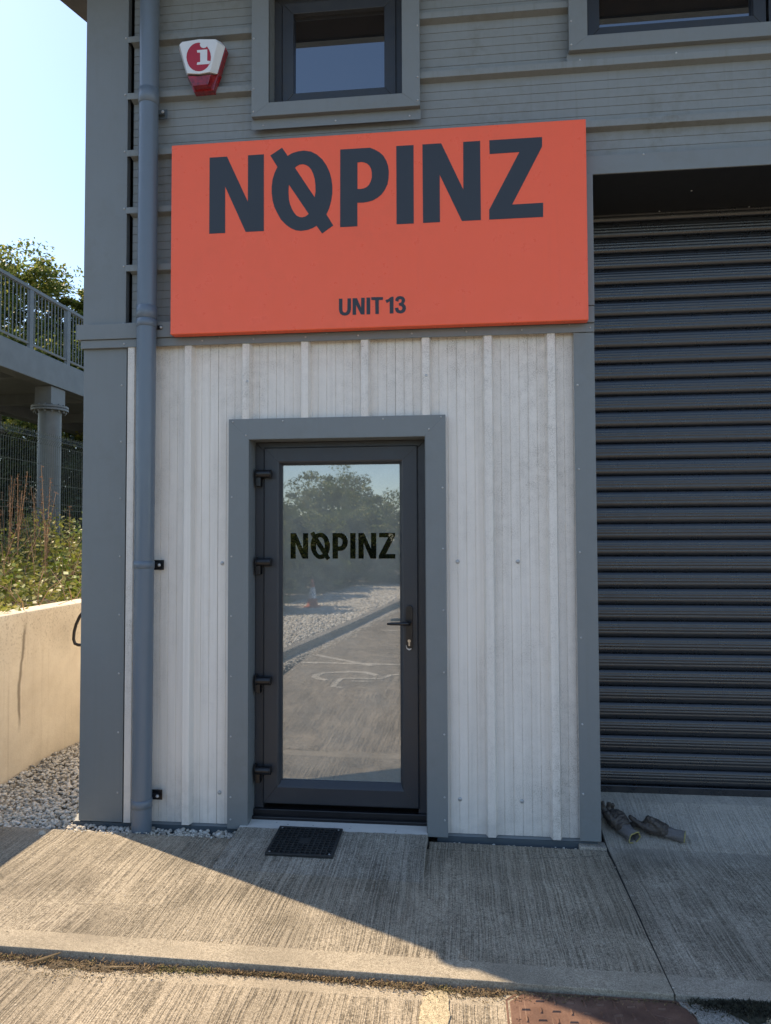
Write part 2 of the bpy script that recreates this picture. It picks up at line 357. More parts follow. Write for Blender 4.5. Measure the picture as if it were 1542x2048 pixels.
# ------------------------------------------------------------------ building
bld = tag(empty('industrial_unit', (-.7, 0, -.05)), 'grey metal clad industrial unit with white lower cladding, glazed entrance door and roller shutter', 'building')
def B_(mb, name, mat, **k):
    parent = k.pop('parent', bld); o = mb.build(name, mat, parent, **k)
    p = parent; off = Vector((0, 0, 0))
    while p: off += p.location; p = p.parent
    o.location = o.location-off; return o
def Wempty(name, parent): o = empty(name); o.parent = parent; return o

RP = .336
def clad_profile(a, b_, first, hw=.031, tw=.018, h=.038):
    """outline of the sheet between a and b_: trapezoid ribs at first + k*pitch, hairline stiffening grooves between"""
    pts = []; k0 = math.floor((a-first)/RP)-1
    for k in range(k0, k0+60):
        c = first+k*RP
        if c > b_+RP: break
        pts += [(c-hw, 0), (c-tw-.002, -h+.001), (c-tw, -h), (c+tw, -h), (c+tw+.002, -h+.001), (c+hw, 0)]
        for j in range(1, 6):
            g = c+hw+.0485*j-.010
            if g < c+RP-hw-.004: pts += [(g-.0022, 0), (g-.0012, .0030), (g+.0012, .0030), (g+.0022, 0)]
    out = []
    for (u, y), (u2, y2) in zip(pts, pts[1:]):
        if u2 <= a or u >= b_: continue
        ua, ya = (u, y) if u >= a else (a, y+(y2-y)*(a-u)/(u2-u)); ub, yb = (u2, y2) if u2 <= b_ else (b_, y+(y2-y)*(b_-u)/(u2-u))
        out.append((ua, ya, ub, yb))
    return out
def cut(segs, stops):
    r = []
    for ua, ya, ub, yb in segs:
        c = [ua]+[s for s in stops if ua < s < ub]+[ub]
        for p, q in zip(c, c[1:]): r.append((p, ya+(yb-ya)*(p-ua)/(ub-ua), q, ya+(yb-ya)*(q-ua)/(ub-ua)))
    return r
# lower white cladding, three sheets
for xa, xb in ((-1.893, -1.364), (-1.363, -.356), (-.355, .640)):
    m = MB()
    for ua, ya, ub, yb in cut(clad_profile(xa, xb, -1.53), (-1.20, -.17)):
        mid = (ua+ub)/2; z0 = 2.16 if -1.20 < mid < -.17 else -.022
        zz = [z0, 2.69]
        m.add([(ua, ya, zz[0]), (ub, yb, zz[0]), (ub, yb, zz[1]), (ua, ya, zz[1])], [(0, 1, 2, 3)])
        m.add([(ua, ya+.001, zz[0]), (ub, yb+.001, zz[0]), (ub, .02, zz[0]), (ua, .02, zz[0])], [(3, 2, 1, 0)])
    B_(m, 'cladding_panel', m_white)['label'] = 'off-white vertically ribbed wall panel'
# upper grey cladding, horizontal ribs
W1 = (-1.10, -.26, 3.97, 4.76); W2 = (.65, 2.68, 4.22, 4.76)
stops = (3.56, W1[2], W1[3], W2[2])
for za, zb in ((2.72, 3.43), (3.431, 4.437), (4.438, 5.15)):
    m = MB()
    for ua, ya, ub, yb in cut(clad_profile(za, zb, 2.775, .027, .0165, .040), stops):
        mid = (ua+ub)/2; xr = [(-1.905, 6.1)] if mid > 3.56 else [(-1.905, .655)]
        if W1[2] < mid < W1[3]: xr = [(-1.905, W1[0]), (W1[1], 6.1)]
        if W2[2] < mid < W2[3]: xr = [xr[0], (xr[-1][0], W2[0]), (W2[1], 6.1)] if len(xr) > 1 else [(-1.905, W2[0]), (W2[1], 6.1)]
        if max(ya, yb) > -.002: xr = [(-1.882 if a == -1.905 else a, c) for a, c in xr]
        for a, c in xr: m.add([(a, ya, ua), (c, ya, ua), (c, yb, ub), (a, yb, ub)], [(0, 1, 2, 3)])
    B_(m, 'cladding_panel', m_grey)['label'] = 'grey horizontally ribbed wall panel'
# dark backing wall, flank, back and right part of the building
def slope(y): return 4.95+.29*(y+.6)
core = MB(); core.box(-2.12, .705, .17, .30, -.2, 5.07); core.box(.705, 6.1, .62, .75, -.2, 3.55); core.box(.69, 6.1, .17, .30, 3.56, 5.07)
core.box(.655, .705, .165, .75, -.2, 3.5)
B_(core, 'inner_wall', m_dark)
fl = MB(); fl.add([(-2.150, .30, -.2), (-2.150, 8, -.2), (-2.150, 8, slope(8)-.04), (-2.150, .30, slope(.3)-.04)], [(3, 2, 1, 0)])
for i in range(22):
    y = .5+.336*i; fl.add([(-2.150, y-.036, -.05), (-2.182, y-.017, -.05), (-2.182, y+.017, -.05), (-2.150, y+.036, -.05), (-2.150, y-.036, slope(y)-.06), (-2.182, y-.017, slope(y)-.06), (-2.182, y+.017, slope(y)-.06), (-2.150, y+.036, slope(y)-.06)], [(0, 1, 5, 4), (1, 2, 6, 5), (2, 3, 7, 6)])
B_(fl, 'side_wall', m_white)
bk = MB(); bk.box(-2.14, 6.1, 7.9, 8, -.2, 7.2); bk.box(6.0, 6.1, .3, 7.9, -.2, 5.05); B_(bk, 'rear_wall', m_grey)
# roof with deep eaves
rf = MB(); x0, x1 = -2.76, 6.4
v = [(x, y, slope(y)+dz) for x in (x0, x1) for y in (-.6, 8.4) for dz in (0, .10)]
rf.add(v, [(0, 1, 3, 2), (4, 6, 7, 5), (0, 4, 5, 1), (2, 3, 7, 6), (0, 2, 6, 4), (1, 5, 7, 3)]); roof = B_(rf, 'roof', m_brown)
gu = MB(); gu.add([(x0-.02, -.602, 4.94), (x0-.02, -.60, 5.08), (x0-.02, -.73, 5.08), (x0-.02, -.73, 5.01), (x0-.02, -.69, 4.965)]+[(x1, -.602, 4.94), (x1, -.60, 5.08), (x1, -.73, 5.08), (x1, -.73, 5.01), (x1, -.69, 4.965)],
 [(0, 1, 2, 3, 4), (9, 8, 7, 6, 5), (0, 5, 6, 1), (1, 6, 7, 2), (2, 7, 8, 3), (3, 8, 9, 4), (4, 9, 5, 0)])
B_(gu, 'gutter', m_trim, parent=roof)

# flashings
m = MB(); m.box(-2.160, -1.902, -.020, .01, -.028, 2.66); m.box(-2.160, -2.145, .0105, .30, -.028, 2.66); B_(m, 'corner_flashing', m_trim, bevel=.002)
m = MB(); m.box(-2.160, -1.903, -.033, .01, 2.785, 5.105); m.box(-2.160, -2.145, .0105, .30, 2.785, 5.15); B_(m, 'corner_flashing', m_trim, bevel=.002)
m = MB(); m.box(-2.188, .712, -.055, -.0335, 2.700, 2.788); m.box(-2.188, -2.163, -.033, .32, 2.70, 2.788); B_(m, 'band_flashing', m_trim, bevel=.002)
m = MB(); m.box(-2.168, .712, -.044, -.0335, 2.652, 2.698); m.box(-2.168, -2.163, -.033, .32, 2.652, 2.698); B_(m, 'band_flashing', m_trim, bevel=.0015)
m = MB(); m.box(.604, .712, -.038, -.0335, -.022, 2.650); m.box(.7075, .712, -.0333, .60, -.02, 2.650); B_(m, 'jamb_flashing', m_trim, bevel=.0015)
m = MB(); m.box(.672, .712, -.060, -.0335, 2.790, 3.498); m.box(.7075, .712, -.0333, .60, 2.6525, 3.50); B_(m, 'jamb_flashing', m_trim, bevel=.0015)
m = MB(); m.box(.660, 6.1, -.045, -.0335, 3.503, 3.605); B_(m, 'lintel_flashing', m_trim, bevel=.002)
for a, c, z in ((-2.20, -1.23, -.12), (-.14, .700, -.13)):
    pl = B_(MB().box(a, c, -.012, .02, z, -.036), 'plinth', m_plinth, bevel=.003)
    B_(MB().add([(a+.01, -.012, -.0335), (c-.01, -.012, -.0335), (c-.01, .03, -.012), (a+.01, .03, -.012)], [(0, 1, 2, 3)]), 'drip_flashing', m_trim, parent=pl)

# screws
dome = MB(); v = []; f = []
for i, (r, y) in enumerate(((1, 0), (1, -.25), (.75, -.55), (.3, -.75))):
    v += [(r*math.cos(t), y, r*math.sin(t)) for t in (2*math.pi*j/10 for j in range(10))]
f = [(i*10+j, i*10+(j+1) % 10, (i+1)*10+(j+1) % 10, (i+1)*10+j) for i in range(3) for j in range(10)]+[tuple(range(30, 40))]
dome.add([(p[0]*.006, p[1]*.006, p[2]*.006) for p in v], [q[::-1] for q in f])
first = [None]
def screw(x, y, z, s=1., parent=None, mat=None, name='screw'):
    p = parent or bld; off = Vector((0, 0, 0)); q = p
    while q: off += q.location; q = q.parent
    if first[0] is None:
        o = dome.build('screw', m_screw, p, smooth=False); first[0] = o
    else: o = bpy.data.objects.new(name, first[0].data); C.objects.link(o); o.parent = p
    o.location = Vector((x, y, z))-off; o.scale = (s, s, s); o.rotation_euler = (0, random.random()*6, 0); return o
for z in (2.44, 2.115, 1.79, 1.46, 1.13, .80, .47, .135): screw(-1.93, -.020, z)
for k in range(6): screw(-1.918, -.033, 2.785+RP*k+.005)
screw(-1.905, -.044, 2.673); 
for i in range(17): screw(-1.74+.148*i if i < 15 else .69, -.044, 2.675, .9) if i % 2 == 0 or i > 14 else None
for x in (-1.60, -1.08, -.56, -.05, .45): screw(x, -.055, 2.712, .8)
for z in (2.31, 1.86, 1.42, .97, .52, .16): screw(.622, -.038, z+.06)
for x in (.98, 1.65, 2.3): screw(x, -.045, 3.596, .9)
for x, z in ((-1.186, 2.437), (-.184, 2.443)): screw(x, -.033, z, 1.7, name='bolt')
for x, z in ((-1.337, 1.42), (-1.347, .149), (-.021, 1.429), (.302, 1.429), (-.017, .158), (.31, .159)): screw(x, 0, z, 1.9, name='bolt')

# door surround
sur = MB().frame(-1.289, -.081, -.030, 2.226, .112, -.042, -.0335, bottom=False)
sur.box(-1.1775, -1.1735, -.042, .10, -.03, 2.114); sur.box(-.1935, -.1895, -.042, .10, -.03, 2.114); sur.box(-1.1735, -.1935, -.042, .10, 2.1105, 2.1145)
sur.box(-1.289, -1.287, -.0333, .01, -.03, 2.226); sur.box(-.083, -.081, -.0333, .01, -.03, 2.226)
sur = B_(sur, 'door_surround', m_trim, bevel=.001)
for z in (1.79, 1.46, 1.13, .80, .47, .14, .02): screw(-1.27, -.042, z, .9, sur); screw(-.098, -.042, z+.04, .9, sur)
for x, z in ((-1.265, 2.212), (-.98, 2.21), (-.42, 2.21), (-.105, 2.214), (-1.19, 2.135), (-.17, 2.15)): screw(x, -.042, z, .9, sur)

# entrance door: outer frame > leaf, glass, letters, hinges, handle
door = MB().frame(-1.1725, -.1945, .04, 2.110, .050, .086, .165, bottom=False)
door = B_(door, 'door', m_anth, bevel=.003)
thr = MB(); thr.box(-1.172, -.195, .060, .165, -.010, .045); thr.box(-1.172, -.195, .035, .0595, -.010, .012); B_(thr, 'threshold', m_black, parent=door, bevel=.004)
lf = MB()
def leaf_ring(o0, i0, y0, y1, mb):
    (ax0, ax1, az0, az1), (bx0, bx1, bz0, bz1) = o0, i0
    v = [(ax0, y0, az0), (ax1, y0, az0), (ax1, y0, az1), (ax0, y0, az1), (bx0, y1, bz0), (bx1, y1, bz0), (bx1, y1, bz1), (bx0, y1, bz1)]
    mb.add(v, [(k, (k+1) % 4, 4+(k+1) % 4, 4+k) for k in range(4)])
e0 = (-1.120, -.240, .070, 2.078); e1 = (-1.114, -.246, .076, 2.072); e2 = (-1.040, -.322, .162, 1.998); e3 = (-1.032, -.330, .170, 1.990); e4 = (-1.018, -.343, .197, 1.978); e5 = (-1.016, -.345, .199, 1.976)
leaf_ring(e0, e0, .12, .078, lf); leaf_ring(e0, e1, .078, .073, lf); leaf_ring(e1, e2, .073, .073, lf); leaf_ring(e2, e3, .073, .077, lf); leaf_ring(e3, e4, .077, .096, lf); leaf_ring(e4, e5, .096, .114, lf)
B_(lf, 'door_leaf', m_anth, parent=door)
for_ms = 0   # mitre lines: thin raised weld seams at the four corners
for a, c in (((e1[0], e1[2]), (e4[0], e4[2])), ((e1[1], e1[2]), (e4[1], e4[2])), ((e1[1], e1[3]), (e4[1], e4[3])), ((e1[0], e1[3]), (e4[0], e4[3]))):
    q = (a[0]+(c[0]-a[0])*.76, a[1]+(c[1]-a[1])*.76)
    B_(MB().tube((a[0], .0735, a[1]), (q[0], .0735, q[1]), .0014, 5), 'mitre_joint', m_black, parent=door)
B_(MB().box(-1.03, -.335, .110, .118, .185, 1.99), 'glass', m_film, parent=door)
BIG = {'N': [[(-1.381,3.684),(-1.281,3.684),(-1.161,3.422),(-1.161,3.684),(-1.071,3.684),(-1.07,3.253),(-1.173,3.253),(-1.291,3.515),(-1.29,3.253),(-1.381,3.253)]],'Q': [[(-0.968,3.715),(-0.937,3.667),(-0.91,3.681),(-0.877,3.689),(-0.845,3.691),(-0.806,3.683),(-0.774,3.665),(-0.743,3.636),(-0.72,3.602),(-0.702,3.562),(-0.692,3.524),(-0.687,3.486),(-0.687,3.442),(-0.694,3.399),(-0.705,3.36),(-0.72,3.328),(-0.682,3.264),(-0.744,3.223),(-0.775,3.268),(-0.793,3.257),(-0.823,3.247),(-0.861,3.243),(-0.89,3.248),(-0.918,3.261),(-0.948,3.284),(-0.975,3.314),(-0.995,3.351),(-1.011,3.384),(-1.021,3.423),(-1.026,3.461),(-1.026,3.5),(-1.021,3.54),(-1.01,3.575),(-0.994,3.608),(-1.034,3.675)],[(-0.895,3.597),(-0.885,3.607),(-0.869,3.614),(-0.85,3.615),(-0.834,3.61),(-0.818,3.599),(-0.804,3.582),(-0.793,3.557),(-0.785,3.529),(-0.781,3.496),(-0.78,3.458),(-0.785,3.426)],[(-0.929,3.505),(-0.932,3.472),(-0.929,3.423),(-0.923,3.396),(-0.912,3.368),(-0.901,3.348),(-0.887,3.33),(-0.871,3.321),(-0.855,3.318),(-0.836,3.322),(-0.818,3.335)]],'P': [[(-0.643,3.684),(-0.571,3.684),(-0.506,3.684),(-0.479,3.684),(-0.453,3.672),(-0.426,3.655),(-0.405,3.634),(-0.389,3.605),(-0.38,3.577),(-0.376,3.545),(-0.378,3.507),(-0.384,3.475),(-0.398,3.447),(-0.416,3.422),(-0.438,3.405),(-0.464,3.391),(-0.491,3.385),(-0.518,3.382),(-0.549,3.383),(-0.549,3.253),(-0.644,3.253)],[(-0.548,3.606),(-0.528,3.608),(-0.512,3.605),(-0.496,3.598),(-0.482,3.584),(-0.473,3.567),(-0.469,3.545),(-0.469,3.518),(-0.475,3.497),(-0.485,3.478),(-0.499,3.466),(-0.515,3.46),(-0.531,3.458),(-0.548,3.459)]],'I': [[(-0.335,3.684),(-0.241,3.684),(-0.242,3.253),(-0.335,3.253)]],'N2': [[(-0.193,3.684),(-0.092,3.684),(0.025,3.423),(0.026,3.684),(0.116,3.684),(0.117,3.253),(0.016,3.253),(-0.101,3.512),(-0.101,3.253),(-0.192,3.253)]],'Z': [[(0.165,3.684),(0.442,3.684),(0.442,3.633),(0.282,3.328),(0.444,3.329),(0.443,3.253),(0.161,3.253),(0.161,3.306),(0.323,3.61),(0.166,3.609)]]}
SMALL = {'U': [[(-0.651,2.859),(-0.632,2.858),(-0.632,2.8),(-0.63,2.789),(-0.625,2.783),(-0.619,2.781),(-0.612,2.783),(-0.607,2.789),(-0.605,2.799),(-0.604,2.858),(-0.585,2.858),(-0.585,2.801),(-0.588,2.785),(-0.595,2.773),(-0.607,2.766),(-0.62,2.765),(-0.633,2.768),(-0.644,2.775),(-0.649,2.787),(-0.651,2.801)]],'N': [[(-0.576,2.858),(-0.552,2.858),(-0.53,2.804),(-0.529,2.859),(-0.51,2.858),(-0.511,2.767),(-0.531,2.768),(-0.557,2.821),(-0.557,2.767),(-0.576,2.767)]],'I': [[(-0.5,2.859),(-0.48,2.858),(-0.48,2.767),(-0.5,2.767)]],'T': [[(-0.474,2.86),(-0.411,2.858),(-0.411,2.843),(-0.433,2.843),(-0.433,2.767),(-0.452,2.767),(-0.453,2.843),(-0.474,2.845)]],'one': [[(-0.364,2.858),(-0.353,2.858),(-0.354,2.767),(-0.374,2.767),(-0.374,2.834),(-0.39,2.824),(-0.397,2.841),(-0.381,2.846),(-0.37,2.855)]],'three': [[(-0.344,2.836),(-0.341,2.849),(-0.33,2.858),(-0.317,2.86),(-0.3,2.855),(-0.292,2.843),(-0.291,2.831),(-0.299,2.817),(-0.288,2.805),(-0.286,2.791),(-0.292,2.775),(-0.304,2.767),(-0.319,2.765),(-0.335,2.77),(-0.344,2.783),(-0.346,2.796),(-0.328,2.798),(-0.325,2.785),(-0.317,2.781),(-0.308,2.785),(-0.305,2.795),(-0.31,2.804),(-0.324,2.809),(-0.325,2.821),(-0.312,2.825),(-0.309,2.834),(-0.311,2.841),(-0.318,2.844),(-0.326,2.84),(-0.327,2.829)]]}
def fitted(L, sx_, ox, sz_, oz): return [[(ox+x*sx_, oz+z*sz_) for x, z in loop] for loop in L]
DX0, DX1, DZ0, DZ1 = -.972, -.370, 1.443, 1.588
sxx = (DX1-DX0)/(.444+1.381); szz = (DZ1-DZ0)/(3.684-3.253)
for k in BIG: B_(MB().poly(fitted(BIG[k], sxx, DX0+1.381*sxx, szz, DZ0-3.253*szz), .1085, .1098), 'letter', m_clear, parent=door)
# small round B mark, upper corner of the glass
m_etch = glassy('etched_mark', (.07, .078, .082), .22, .02)
bm = MB(); cx, cz = -.951, 1.887
ring = lambda r: [(cx+r*math.cos(t), cz+r*math.sin(t)) for t in (2*math.pi*i/28 for i in range(28))]
bm.poly([ring(.0235), ring(.0205)[::-1]], .1085, .1098)
bs = [(cx-.007, cz-.012), (cx-.007, cz+.012), (cx+.002, cz+.012), (cx+.006, cz+.009), (cx+.006, cz+.004), (cx+.002, cz+.001), (cx+.006, cz-.002), (cx+.0075, cz-.006), (cx+.006, cz-.010), (cx+.002, cz-.012), (cx-.007, cz-.012)]
for p, q in list(zip(bs, bs[1:]))+[((cx-.007, cz+.001), (cx+.002, cz+.001))]: bm.tube((p[0], .1092, p[1]), (q[0], .1092, q[1]), .0013, 4)
for dz in (-.034, -.043): bm.box(cx-.024, cx+.024, .1085, .1098, cz+dz-.001, cz+dz+.001)
B_(bm, 'logo_mark', m_etch, parent=door)
for z in (1.925, 1.425, .760, .262):
    h = MB(); h.tube((-1.148, .046, z), (-1.074, .046, z), .0225, 20); h.tube((-1.074, .046, z), (-1.068, .046, z), .0245, 20); h.tube((-1.154, .046, z), (-1.148, .046, z), .0245, 20)
    h.box(-1.158, -1.130, .040, .086, z-.070, z-.015); h.box(-1.125, -1.075, .050, .073, z-.018, z+.018); h.box(-1.163, -1.155, .045, .086, z-.06, z+.03)
    B_(h, 'hinge', m_black, parent=door, bevel=.002)
hp = [(-.290+.018*math.cos(t), (1.166 if math.sin(t) > 0 else .957)+.018*math.sin(t)) for t in (2*math.pi*(i+.5)/20 for i in range(20))]
B_(MB().poly([hp], .058, .0729), 'handle_plate', m_black, parent=door, bevel=.003)
hd = MB(); hd.tube((-.288, .058, 1.090), (-.288, .020, 1.090), .011, 14); hd.path([(-.286, .018, 1.090), (-.305, .012, 1.090), (-.345, .012, 1.089), (-.385, .014, 1.088), (-.408, .018, 1.087)], [.0115, .0105, .009, .0085, .006], 12)
B_(hd, 'handle', m_black, parent=door, smooth=True)
m_brass = plain('worn_nickel', (.55, .46, .36), .35, .6, var=.2, sc=80)
lk = MB(); lk.tube((-.290, .0575, .990), (-.290, .052, .990), .0088, 16); lk.box(-.2945, -.2855, .053, .0578, .963, .986); B_(lk, 'lock_cylinder', m_brass, parent=door)
B_(MB().poly([[(-.3085, .966), (-.3055, .966), (-.3045, .957), (-.300, .9505), (-.291, .947), (-.2765, .9495), (-.281, .943), (-.290, .9385), (-.300, .9425), (-.3065, .950)]], .0572, .060), 'worn_patch', plain('bare_metal', (.5, .53, .56), .35, .5), parent=door)

# windows
def window(x0, x1, zb, lights, mull):
    w_ = MB().frame(x0, x1, zb, 4.80, .098, -.070, -.040, wb=.075)
    ix0, ix1, iz = x0+.098, x1-.098, zb+.075
    w_.box(ix0-.003, ix0, -.05, .09, iz, 4.70); w_.box(ix1, ix1+.003, -.05, .09, iz, 4.70); w_.box(ix0, ix1, -.05, .09, iz-.004, iz); w_.box(ix0, ix1, -.05, .09, 4.702, 4.706)
    w_.box(x0, x1, -.0395, 0, zb, zb+.003)
    o = B_(w_, 'window', m_trim, bevel=.001)
    f_ = MB().frame(ix0, ix1, iz-.004, 4.702, .045, .060, .13); B_(f_, 'window_frame', m_anth, parent=o, bevel=.002)
    for a, c in lights:
        s_ = MB().frame(a-.080, c+.065, 4.05 if zb < 4 else 4.30, 4.66, .066, .048, .10, wb=(4.124-4.05) if zb < 4 else .075); B_(s_, 'sash', m_anth, parent=o, bevel=.003)
        B_(MB().box(a-.02, c+.01, .080, .086, 4.10 if zb < 4 else 4.35, 4.62), 'pane', m_pane, parent=o)
    fl_ = MB().box(x0-.008, x1+.002, -.0385, -.036, zb-.058, zb-.001); B_(fl_, 'sill_flashing', m_trim, parent=o)
    n_ = 3 if zb < 4 else 5
    for i in range(n_): screw(x0+.06+(x1-x0-.12)*i/(n_-1), -.0385, zb-.036, .9, o)
    for z in (zb+.03, zb+.16, zb+.45): screw(x0+.012, -.070, z, .9, o); screw(x1-.012, -.070, z, .9, o)
    return o
window(-1.157, -.208, 3.930, [(-.930, -.415)], None)
window(.596, 2.73, 4.176, [(.795, 1.592), (1.75, 2.54)], None)

# roller shutter: soffit > slats
sh = MB(); NW = 30
v = []; f = []
for i in range(NW+1):
    x = .712+5.2*i/NW; wv = .006*math.sin(x*5.1)+.003*math.sin(x*13)
    v += [(x, -.033, 3.5035), (x, .452, 3.5035+wv*.6), (x, .460, 3.55)]
for i in range(NW): f += [(3*i, 3*i+3, 3*i+4, 3*i+1), (3*i+1, 3*i+4, 3*i+5, 3*i+2)]
sh.add(v, f); shut = B_(sh, 'roller_shutter', m_dark)
sl_ = MB(); pr_ = [(0, .006), (.0015, -.001), (.004, -.0060), (.009, -.0100), (.018, -.0130), (.032, -.0150), (.0345, -.0136), (.0370, -.0152), (.050, -.0152), (.0525, -.0136), (.0550, -.0149), (.066, -.0138), (.0685, -.0120), (.0710, -.0128), (.080, -.0100), (.088, -.0062), (.0930, -.0020), (.0955, .006)]
L = len(pr_); X0, X1 = .725, 5.9
v = [(x, y, z) for x in (X0, X1) for z, y in pr_]; f = [(i, L+i, L+i+1, i+1) for i in range(L-1)]; sl_.add(v, f)
s0 = None
for i in range(37):
    z = .112+.0955*i
    if s0 is None: s0 = B_(sl_, 'slat', m_slat, parent=shut, smooth=True); s0.location += Vector((0, .462, z)); base = s0.location.copy()
    else:
        c = bpy.data.objects.new('slat', s0.data); C.objects.link(c); c.parent = shut; c.location = base+Vector((0, random.uniform(-.0005, .0005), .0955*i)); c.rotation_euler = (random.uniform(-.012, .012), 0, 0)
B_(MB().box(X0, X1, .438, .478, .070, .1115), 'bottom_rail', m_slat, parent=shut, bevel=.004)
for x, y in ((.735, .44), (1.30, .20), (1.19, .44), (1.79, .20), (1.70, .44), (2.3, .44)):
    s_ = screw(x, y, 3.502, .9, shut); s_.rotation_euler = (R(90), 0, 0)

# ------------------------------------------------------------------ drainpipe
dp = tag(empty('drainpipe', (-1.795, -.072, -.04)), 'blue grey round drainpipe running up the corner beside the white cladding', 'drainpipe')
def DP(mb, n, m=m_pipe, **k): return B_(mb, n, m, parent=dp, **k)
px0, pr0 = -1.752, .0535; yc = -.092
def lean(z): return px0+.0015*(z-2)
DP(MB().tube((lean(-.05), yc, -.045), (lean(5), yc, 5.03), pr0, 40, cap=False), 'pipe', smooth=True)
def ringp(z0, z1, r, name='collar'):
    m = MB(); vv = []; n = 48
    for z, q in ((z0, r-.004), (z0+.002, r), (z1-.002, r), (z1, r-.004)): vv += [(lean(z)+q*math.cos(2*math.pi*i/n), yc+q*math.sin(2*math.pi*i/n), z) for i in range(n)]
    m.add(vv, [(a*n+i, a*n+(i+1) % n, (a+1)*n+(i+1) % n, (a+1)*n+i) for a in range(3) for i in range(n)]); o = DP(m, name, smooth=True); o.data.polygons.foreach_set('use_smooth', [n <= i < 2*n for i in range(3*n)]); return o
for a, c in ((4.020, 4.110), (2.745, 2.790), (2.791, 2.865), (1.395, 1.437), (.088, .135)): ringp(a, c, pr0+.003)
for z in (4.00, 2.755, 1.412, .138):
    m = MB(); m.box(lean(z)+.030, -1.662, -.038, -.0335, z-.028, z+.028); m.box(lean(z)+.045, -1.675, -.060, -.038, z-.012, z+.012); m.box(lean(z)-.02, lean(z)+.02, yc+.045, -.0335, z-.015, z+.015)
    DP(m, 'bracket', m_black if z < 3 else m_plinth, bevel=.004)
    screw(-1.680, -.060, z, 1.5, dp, name='bracket_bolt')

# ------------------------------------------------------------------ signboard
sg = tag(empty('signboard', (-.466, -.115, 2.69)), 'large orange red sign lettered NQPINZ and UNIT 13 above the entrance door', 'sign')
def SG(mb, n, m, **k): return B_(mb, n, m, parent=sg, **k)
SG(MB().box(-1.603, .671, -.115, -.0565, 2.695, 3.768), 'panel', m_orange, bevel=.004)
for k in BIG: SG(MB().poly(BIG[k], -.1165, -.1152), 'letter', m_navy)
for k in SMALL: SG(MB().poly(SMALL[k], -.1165, -.1152), 'letter', m_navy)
for x in (-1.34, -.73, .02, .58): screw(x, -.060, 2.689, .7, sg).rotation_euler = (R(90), 0, 0)

# ------------------------------------------------------------------ alarm box
al = tag(empty('alarm_box', (-1.447, -.04, 4.2)), 'white and red burglar alarm box with an i emblem beside the drainpipe', 'alarm')
def AL(mb, n, m, **k): return B_(mb, n, m, parent=al, **k)
def shield(F, Bk, y0, y1, mb):
    n = len(F); v = [(x, y0, z) for x, z in F]+[(x, y1, z) for x, z in Bk]; mb.add(v, [tuple(range(n))[::-1]]+[(i, (i+1) % n, n+(i+1) % n, n+i) for i in range(n)]+[tuple(range(n, 2*n))]); return mb
front = [(-1.561, 4.346), (-1.545, 4.360), (-1.447, 4.368), (-1.352, 4.360), (-1.338, 4.345), (-1.384, 4.172), (-1.446, 4.166), (-1.513, 4.174)]
fb = [(-1.580, 4.350), (-1.556, 4.372), (-1.447, 4.380), (-1.330, 4.370), (-1.306, 4.340), (-1.352, 4.185), (-1.446, 4.180), (-1.534, 4.190)]
AL(shield(front, fb, -.118, -.075, MB()), 'cover', m_alarm, bevel=.004)
lens0 = [(-1.515, 4.168), (-1.446, 4.160), (-1.382, 4.166), (-1.398, 4.108), (-1.482, 4.105)]; lens1 = [(-1.540, 4.19), (-1.446, 4.20), (-1.335, 4.19), (-1.378, 4.100), (-1.490, 4.098)]
AL(shield(lens0, lens1, -.108, -.045, MB()), 'strobe_lens', m_redlens, bevel=.002)
back = [(-1.583, 4.352), (-1.556, 4.376), (-1.447, 4.384), (-1.330, 4.374), (-1.304, 4.335), (-1.376, 4.096), (-1.492, 4.094)]
AL(shield(back, back, -.074, -.030, MB()), 'base', m_redlens, bevel=.002)
DISC = [(-1.376,4.258),(-1.378,4.236),(-1.385,4.217),(-1.396,4.201),(-1.411,4.189),(-1.428,4.182),(-1.446,4.181),(-1.465,4.185),(-1.482,4.194),(-1.497,4.208),(-1.508,4.226),(-1.515,4.247),(-1.518,4.268),(-1.515,4.29),(-1.508,4.309),(-1.497,4.325),(-1.483,4.337),(-1.466,4.344),(-1.447,4.346),(-1.429,4.341),(-1.412,4.332),(-1.397,4.317),(-1.386,4.3),(-1.379,4.279)]
AL(MB().poly([DISC], -.1193, -.118), 'emblem_disc', m_red)
II = ([(-1.457,4.302),(-1.397,4.302),(-1.397,4.237),(-1.377,4.233),(-1.386,4.218),(-1.457,4.218),(-1.455,4.231),(-1.437,4.233),(-1.438,4.287),(-1.455,4.289)],[(-1.396,4.329),(-1.399,4.32),(-1.407,4.313),(-1.418,4.311),(-1.429,4.315),(-1.437,4.323),(-1.44,4.333),(-1.437,4.342),(-1.429,4.349),(-1.418,4.351),(-1.407,4.347),(-1.399,4.339)])
li = MB(); li.poly([II[0]], -.1204, -.1195); li.poly([II[1]], -.1204, -.1195); AL(li, 'letter', m_alarm)

# ------------------------------------------------------------------ drain grate by the door
gr = empty('drain_grate', (-.818, -.200, ramp_z(-.200)+.0005)); gr.rotation_euler = (RS, 0, R(-.6))
tag(gr, 'square black plastic grate lying on the concrete ramp in front of the door', 'grate')
GX, GY, GH = .1735, .1475, .012
m_grate = plain('black_grate_plastic', (.022, .023, .023), .5, var=.4, sc=40)
m = MB(); m.box(-GX, GX, -GY, GY, 0, .004); m.build('base_plate', m_grate, gr, bevel=.001)
m = MB()
for a in ((-GX, GX, -GY, -GY+.014), (-GX, GX, GY-.014, GY), (-GX, -GX+.014, -GY+.0141, GY-.0141), (GX-.014, GX, -GY+.0141, GY-.0141)): m.box(*a, .0041, GH)
m.build('rim', m_grate, gr, bevel=.002)
m = MB(); nx, ny = 12, 11; wx = 2*(GX-.0142)/nx; wy = 2*(GY-.0142)/ny
